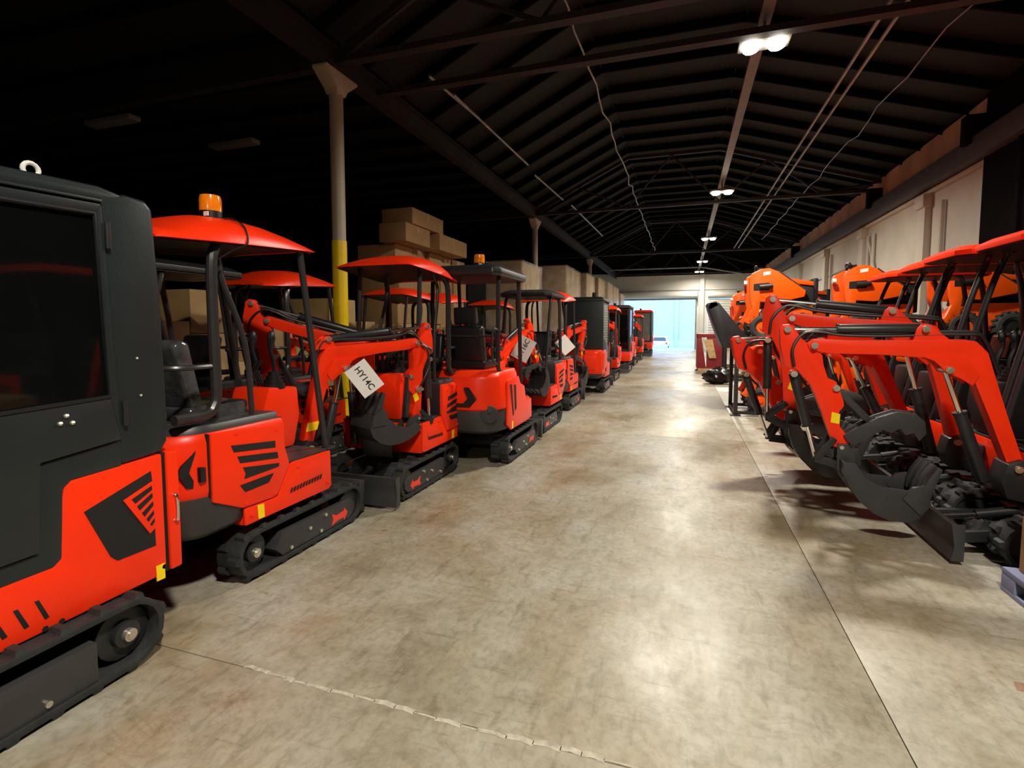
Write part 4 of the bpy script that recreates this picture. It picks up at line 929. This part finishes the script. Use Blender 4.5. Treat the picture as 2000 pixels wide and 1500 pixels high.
# ================================================================ STACKED COMPACT LOADERS
def loader(label, X, Y, Z, bucket=True):
    """faces -X; local +y is forward"""
    root = thing('compact_loader', label, 'loader', (X, Y, Z), PI / 2, 'stacked compact loaders')
    AR = [(0.50, 0.42), (0.56, 0.36), (0.46, 0.30), (0.30, 0.46), (0.28, 0.72), (0.0, 0.70), (-0.45, 0.80), (-0.47, 0.92), (-0.05, 1.25), (0.14, 1.335), (0.28, 1.32), (0.44, 1.24), (0.475, 1.15), (0.46, 0.80), (0.42, 0.62)]
    for s in (1, -1):
        ar = part('lift_arm', MB().prism(AR, s * 0.36, s * 0.44), ORANGE, root, bevel=0.012)
        part('arm_slot', MB().prism([(0.40, 0.93), (0.40, 1.05), (0.14, 1.07), (0.10, 1.0), (0.14, 0.93)], s * 0.435, s * 0.446), VOIDM, ar)
        part('lift_cylinder', MB().cyl((s * 0.47, 0.30, 0.99), (s * 0.47, 0.08, 1.01), 0.045, 12), STEEL, ar)
        part('white_label', MB().prism([(0.24, 1.20), (0.12, 1.22), (0.12, 1.28), (0.24, 1.26)], s * 0.438, s * 0.444), WHITE, ar)
        part('arm_edge', MB().bar((s * 0.40, -0.02, 1.27), (s * 0.40, -0.5, 0.90), 0.09, 0.02), GREY, ar)
        for wy in (0.22, -0.42):
            w_ = part('wheel', MB().tube([(s * 0.38 + 0.0, wy + 0.17 * math.cos(2 * PI * i / 20), 0.25 + 0.17 * math.sin(2 * PI * i / 20)) for i in range(20)], 0.082, 10, closed=True), TYRE, root)
            part('rim', MB().cyl((s * 0.33, wy, 0.25), (s * 0.43, wy, 0.25), 0.115, 16).cyl((s * 0.42, wy, 0.25), (s * 0.445, wy, 0.25), 0.05, 12), ORANGE if wy > 0 else STEEL, w_)
            mb = MB()
            for i in range(16):
                a = 2 * PI * i / 16
                mb.bar((s * 0.32, wy + 0.25 * math.cos(a), 0.25 + 0.25 * math.sin(a)), (s * 0.44, wy + 0.25 * math.cos(a + 0.12), 0.25 + 0.25 * math.sin(a + 0.12)), 0.03, 0.03)
            part('tyre_tread', mb, TYRE, w_, kind='stuff', smooth=0)
    part('chassis', MB().prism([(0.38, 0.18), (-0.62, 0.18), (-0.62, 0.7), (-0.2, 0.78), (0.2, 0.6), (0.38, 0.4)], -0.3, 0.3), ORANGE, root, bevel=0.02)
    part('engine_hood', MB().prism([(-0.64, 0.62), (-0.62, 0.98), (-0.2, 1.05), (0.15, 0.98), (0.22, 0.62)], -0.3, 0.3), VOIDM, root, bevel=0.03)
    part('hood_top', MB().prism([(-0.62, 1.0), (-0.2, 1.06), (0.1, 1.2), (0.28, 1.26), (0.28, 1.33), (0.05, 1.32), (-0.25, 1.15), (-0.62, 1.08)], -0.32, 0.32), ORANGE, root, bevel=0.03)
    part('top_handle', MB().tube(smooth_path([(-0.12, 0.3, 1.30), (-0.12, 0.32, 1.40), (0.12, 0.32, 1.40), (0.12, 0.3, 1.30)], 4), 0.02, 8).bx(-0.08, 0.08, 0.2, 0.34, 1.33, 1.38), BLACK, root)
    part('front_light', MB().cyl((0.25, 0.44, 1.12), (0.25, 0.5, 1.12), 0.05, 12), WHITE, root)
    part('control_stand', MB().bx(-0.2, 0.2, -0.72, -0.62, 0.5, 1.15), BLACK, root, bevel=0.03)
    if bucket:
        bp = [(0.47, 0.04), (0.80, -0.15), (0.90, -0.12), (1.05, 0.26), (1.18, 0.64), (1.14, 0.72), (1.0, 0.72)]
        bu = part('loader_bucket', MB().prism([(0.86, -0.12), (0.92, -0.12), (1.06, 0.26), (1.18, 0.62), (1.16, 0.68), (1.13, 0.66), (1.02, 0.28), (0.89, -0.08), (0.54, 0.09), (0.50, 0.07)], -0.5, 0.5), STEEL, root, bevel=0.006)
        for s in (1, -1):
            part('side_plate', MB().prism(bp, s * 0.49, s * 0.51), STEEL, bu, bevel=0.005)
        part('lip', MB().prism([(1.0, 0.66), (1.16, 0.58), (1.2, 0.7), (1.04, 0.74)], -0.51, 0.51), GREY, bu, bevel=0.005)
    return root

def crate(label, X, Y, h=1.4):
    root = thing('shipping_frame', label, 'frame', (X, Y, 0), 0, 'steel shipping frames')
    for sx in (-0.66, 0.66):
        for sy in (-0.56, 0.56):
            part('corner_post', MB().bx(sx - 0.035, sx + 0.035, sy - 0.035, sy + 0.035, 0, h), STEEL, root, bevel=0.006)
            part('foot_plate', MB().bx(sx - 0.09, sx + 0.09, sy - 0.09, sy + 0.09, 0, 0.02), STEEL, root)
    for sy in (-0.56, 0.56):
        for z in (0.06, h - 0.03): part('rail', MB().bx(-0.64, 0.64, sy - 0.03, sy + 0.03, z - 0.03, z + 0.03), STEEL, root)
    for sx in (-0.66, 0.66):
        for z in (0.06, h - 0.03): part('rail', MB().bx(sx - 0.03, sx + 0.03, -0.55, 0.55, z - 0.03, z + 0.03), STEEL, root)
    return root

for k, (x, y) in enumerate(((1.62, 11.05), (3.16, 11.05), (4.69, 11.05), (2.55, 14.2), (4.2, 14.6))):
    nm = ('nearest the aisle', 'middle of the front three', 'against the wall in the front three', 'second tier aisle side, farther back', 'second tier by the wall, farther back')[k]
    crate('black steel shipping frame holding loaders, ' + nm, x, y)
    loader('orange compact loader on the upper tier, ' + nm, x, y, 1.41, bucket=(k in (0,)))
    loader('orange compact loader on the floor inside its frame, ' + nm, x, y, 0.03, bucket=False)

# ================================================================ PAPER TAGS
def paper_tag(label, text, loc, rz, tilt, wd=0.21, ht=0.29, size=0.085, fold=False):
    root = thing('paper_tag', label, 'sign', loc, math.radians(rz), 'model cards on booms')
    R = Matrix.Rotation(math.radians(tilt), 4, 'Y')
    part('card', MB().bx(-ht / 2, ht / 2, -0.001, 0.001, -wd / 2, wd / 2), WHITE, root, M=R)
    if text:
        c = bpy.data.curves.new('lettering', 'FONT')
        c.body = text
        c.size = size
        c.align_x, c.align_y = 'CENTER', 'CENTER'
        c.extrude = 0.0005
        c.offset = 0.0012
        o = link('lettering', c, root)
        c.materials.append(INK)
        bpy.context.view_layer.update()
        me = bpy.data.meshes.new_from_object(o.evaluated_get(bpy.context.evaluated_depsgraph_get()))
        bpy.data.objects.remove(o)
        o = link('lettering', me, root)
        o.matrix_basis = R @ T((0, -0.0022, 0)) @ Matrix.Rotation(PI / 2, 4, 'X')
    part('string', MB().tube([(0, 0, 0), (0.0, 0.006, wd / 2 + 0.05)], 0.0025, 5), BLACK, root, M=Matrix.Rotation(0, 4, 'Y') @ T((-0.03, 0.004, 0.02)))
    return root
paper_tag('white paper card reading HY14C hanging on a red boom', 'HY14C', (-2.68, 3.93, 1.20), 36, 54, size=0.078)
paper_tag('white paper card reading HY16C hanging behind a black canopy post', 'HY16C', (-2.22, 7.25, 1.34), 24, -62, wd=0.26, ht=0.34, size=0.1)
paper_tag('blank white folded card hanging on a boom past the black canopies', '', (-2.02, 9.15, 1.34), 20, 50, wd=0.24, ht=0.3)

# ================================================================ CARTONS AND PALLETS
def carton(label, x0, x1, y0, y1, z0, z1, m=None, group='cardboard cartons'):
    root = part('carton', MB().bx(x0, x1, y0, y1, z0, z1), m or CARD, None, bevel=0.008)
    tag(root, label, 'box', group)
    yc = (y0 + y1) / 2
    part('tape', MB().bx(x1, x1 + 0.002, yc - 0.03, yc + 0.03, z1 - 0.14, z1).bx(x0, x1, yc - 0.03, yc + 0.03, z1, z1 + 0.002), TAPE, root)
    return root
p = thing('pallet', 'blue plastic pallet at the right edge carrying brown cartons', 'pallet', (1.94, 2.9, 0))
part('deck', MB().bx(0, 1.0, 0, 1.08, 0.11, 0.15), PALLET, p, bevel=0.008)
for bx_ in (0.0, 0.42, 0.86):
    part('runner', MB().bx(bx_, bx_ + 0.14, 0, 1.08, 0, 0.03), PALLET, p, bevel=0.005)
    for by_ in (0.0, 0.47, 0.94): part('block', MB().bx(bx_, bx_ + 0.14, by_, by_ + 0.14, 0.03, 0.11), PALLET, p, bevel=0.005)
carton('brown carton on the blue pallet at the right edge, lower one', 2.0, 2.9, 2.95, 3.93, 0.152, 0.50)
carton('brown carton on the blue pallet at the right edge, upper one', 2.015, 2.88, 2.98, 3.94, 0.504, 0.86)

rb = random.Random(11)
LBW = 'brown carton in the wall of boxes behind the second left row of machines'
yy = 3.6
while yy < 13.0:
    wd = rb.uniform(0.62, 0.85)
    z = 0.0
    top = 1.6 if yy < 9.7 else 3.1
    while z < top:
        hh = rb.uniform(0.5, 0.62) if yy < 9.7 else 0.58
        xo = rb.uniform(-0.06, 0.06)
        carton(LBW, -6.9 + xo, -5.95 + xo, yy, yy + wd - 0.02, z, z + hh - 0.004, CARD if rb.random() < 0.6 else CARD2, 'wall of cartons')
        z += hh
    yy += wd
carton('brown carton on top of the tall stack left of the black canopy, highest one', -6.3, -5.55, 10.0, 11.5, 3.88, 4.22)
carton('brown carton crowning the tall stack, second layer nearer the camera', -6.25, -5.6, 9.8, 10.9, 3.485, 3.876)
carton('brown carton crowning the tall stack, second layer with torn film on its end', -6.3, -5.5, 11.2, 12.8, 3.485, 3.87)

def wrapped(label, x0, x1, y0, y1, top, n=3):
    root = thing('wrapped_pallet', label, 'pallet load', ((x0 + x1) / 2, (y0 + y1) / 2, 0), 0, 'film wrapped pallets')
    hx, hy = (x1 - x0) / 2, (y1 - y0) / 2
    for sx in (-hx, -0.06, hx - 0.12): part('bearer', MB().bx(sx, sx + 0.12, -hy, hy, 0, 0.1), WOOD, root)
    part('pallet_deck', MB().bx(-hx, hx, -hy, hy, 0.1, 0.13), WOOD, root)
    z = 0.13
    hh = (top - 0.13) / n
    for k in range(n):
        for sy in (0, 1):
            part('carton', MB().bx(-hx + 0.02, hx - 0.02 - rb.uniform(0, 0.05), -hy + 0.02 + sy * hy, -0.02 + sy * hy, z, z + hh - 0.01), CARD2 if rb.random() < 0.5 else CARD, root, bevel=0.01)
        z += hh
    n_ = 24
    rings = []
    for zz in [0.2 + (top - 0.18) * i / 9 for i in range(10)]:
        ring = []
        for i in range(n_):
            t = i / n_ * 4
            s_, f = int(t), t - int(t)
            cx = [(-1, -1), (1, -1), (1, 1), (-1, 1), (-1, -1)]
            px = cx[s_][0] + (cx[s_ + 1][0] - cx[s_][0]) * f
            py = cx[s_][1] + (cx[s_ + 1][1] - cx[s_][1]) * f
            ring.append((px * (hx + rb.uniform(0.0, 0.02)), py * (hy + rb.uniform(0.0, 0.02)), zz))
        rings.append(ring)
    part('stretch_film', MB().loft(rings, cap=False), FILM, root, smooth=0, label='shiny clear stretch film')
W = ((-5.75, -4.6, 14.9, 17.1, 3.65, 'film wrapped stack of cartons beside the second pole'),
     (-6.0, -4.25, 19.4, 22.2, 4.0, 'film wrapped carton stack with broad brown front, just past the second pole'),
     (-5.6, -4.1, 22.9, 25.0, 4.05, 'film wrapped carton stack, second of the row behind the cab machines'),
     (-5.5, -4.0, 25.6, 27.7, 4.1, 'film wrapped carton stack, third of the row behind the cab machines'),
     (-4.8, -3.9, 28.3, 30.4, 4.1, 'film wrapped carton stack, fourth of the row behind the cab machines'),
     (-5.4, -3.95, 31.2, 33.6, 4.1, 'film wrapped carton stack, fifth of the row behind the cab machines'),
     (-5.4, -3.95, 34.6, 37.2, 3.9, 'bluish film wrapped carton stack, nearest the open door'))
for x0, x1, y0, y1, tp, lb in W: wrapped(lb, x0, x1, y0, y1, tp)

# ================================================================ ODDS AND ENDS ON THE RIGHT
c = thing('crate', 'maroon steel crate with yellow timber inside, right of the open door', 'crate', (0.95, 21.6, 0), 0)
part('frame', MB().prism([(-0.45, 0.1), (-0.1, 0.1), (-0.3, 1.35), (-0.45, 1.4)], -0.6, 0.6, 'y'), MAROON, c, bevel=0.01)
part('side_panel', MB().bx(-0.1, 0.6, -0.6, -0.55, 0.1, 1.3).bx(-0.45, 0.6, -0.62, 0.6, 1.28, 1.42), MAROON, c, bevel=0.01)
part('timber', MB().prism([(-0.22, 1.2), (0.1, 1.2), (0.25, 0.5), (0.0, 0.5)], -0.68, -0.62, 'y'), WOOD, c)
part('skid', MB().bx(-0.4, 0.6, -0.6, 0.6, 0, 0.1), WOOD, c)
def rumple(name, label, cat, loc, sx, sy, sz, m, seed, n=18):
    r = random.Random(seed)
    rings = []
    for i in range(9):
        a = -PI / 2 * 0.95 + PI * 0.95 * i / 8
        rings.append([(loc[0] + sx * math.cos(a) * math.cos(2 * PI * k / n) * r.uniform(0.62, 1.2), loc[1] + sy * math.cos(a) * math.sin(2 * PI * k / n) * r.uniform(0.62, 1.2), loc[2] + sz * (0.95 + math.sin(a)) * r.uniform(0.75, 1.15)) for k in range(n)])
    o = part(name, MB().loft(rings), m, None, smooth=60)
    return tag(o, label, cat)
rumple('plastic_bag', 'black plastic bag of attachments on the floor below the loader bucket', 'bag', (0.98, 16.3, 0.0), 0.42, 0.3, 0.24, BAG, 2)
rumple('plastic_sheet', 'crumpled dark plastic sheet on the floor behind the nearest dozer blade', 'plastic sheet', (2.2, 4.75, 0.02), 0.13, 0.2, 0.1, WRAPSEAT, 5)
c = thing('pallet', 'wooden pallet standing alone behind the loader bucket', 'pallet', (1.35, 18.9, 0), 0)
for k in range(5): part('slat', MB().bx(-0.5 + k * 0.22, -0.36 + k * 0.22, -0.5, 0.5, 0.1, 0.125), WOOD, c)
for k in range(3): part('bearer', MB().bx(-0.5, 0.52, -0.5 + k * 0.43, -0.4 + k * 0.43, 0, 0.1), WOOD, c)
for k, (x, y, lb) in enumerate(((1.9, 17.6, 'orange compact loader beyond the frames, raised above the black bag'), (2.3, 23.2, 'orange compact loader farthest along the right side'))):
    crate('black steel shipping frame ' + ('beyond the loaders by the black bag' if k == 0 else 'farthest along the right side'), x, y)
    loader(lb, x, y, 1.41, bucket=False)

# ================================================================ CAR IN THE YARD
c = thing('car', 'pale hatchback car parked in the yard outside the open door', 'car', (-2.35, 58.0, -0.72), 0)
part('body', MB().prism([(-2.0, 0.35), (-2.05, 0.75), (-1.9, 0.95), (1.0, 0.95), (1.9, 0.8), (2.0, 0.4)], -0.85, 0.85, 'x'), CARW, c, bevel=0.06, seg=3)
part('cabin', MB().loft([[(sx * a, yy, z) for sx, yy in ((1, f), (-1, f), (-1, r), (1, r))] for a, f, r, z in ((0.8, 0.95, -1.9, 0.93), (0.66, 0.2, -1.7, 1.4), (0.62, 0.1, -1.6, 1.45))]), CARW, c, bevel=0.03)
part('rear_window', MB().loft([[(sx * a, yy, z) for sx, yy in ((1, f), (-1, f), (-1, r), (1, r))] for a, f, r, z in ((0.66, -1.5, -1.90, 1.0), (0.56, -1.5, -1.735, 1.36))]), GLASS, c)
for sx in (-1, 1):
    part('tail_light', MB().bx(sx * 0.7 - 0.1, sx * 0.7 + 0.1, -2.06, -1.98, 0.68, 0.85), DECAL, c)
    for wy in (-1.25, 1.25): part('wheel', MB().cyl((sx * 0.7, wy, 0.3), (sx * 0.86, wy, 0.3), 0.3, 16), TYRE, c)
part('number_plate', MB().bx(-0.25, 0.25, -2.06, -2.03, 0.55, 0.68), WHITE, c)
part('bumper', MB().bx(-0.84, 0.84, -2.09, -1.9, 0.32, 0.52), CARW, c, bevel=0.03)
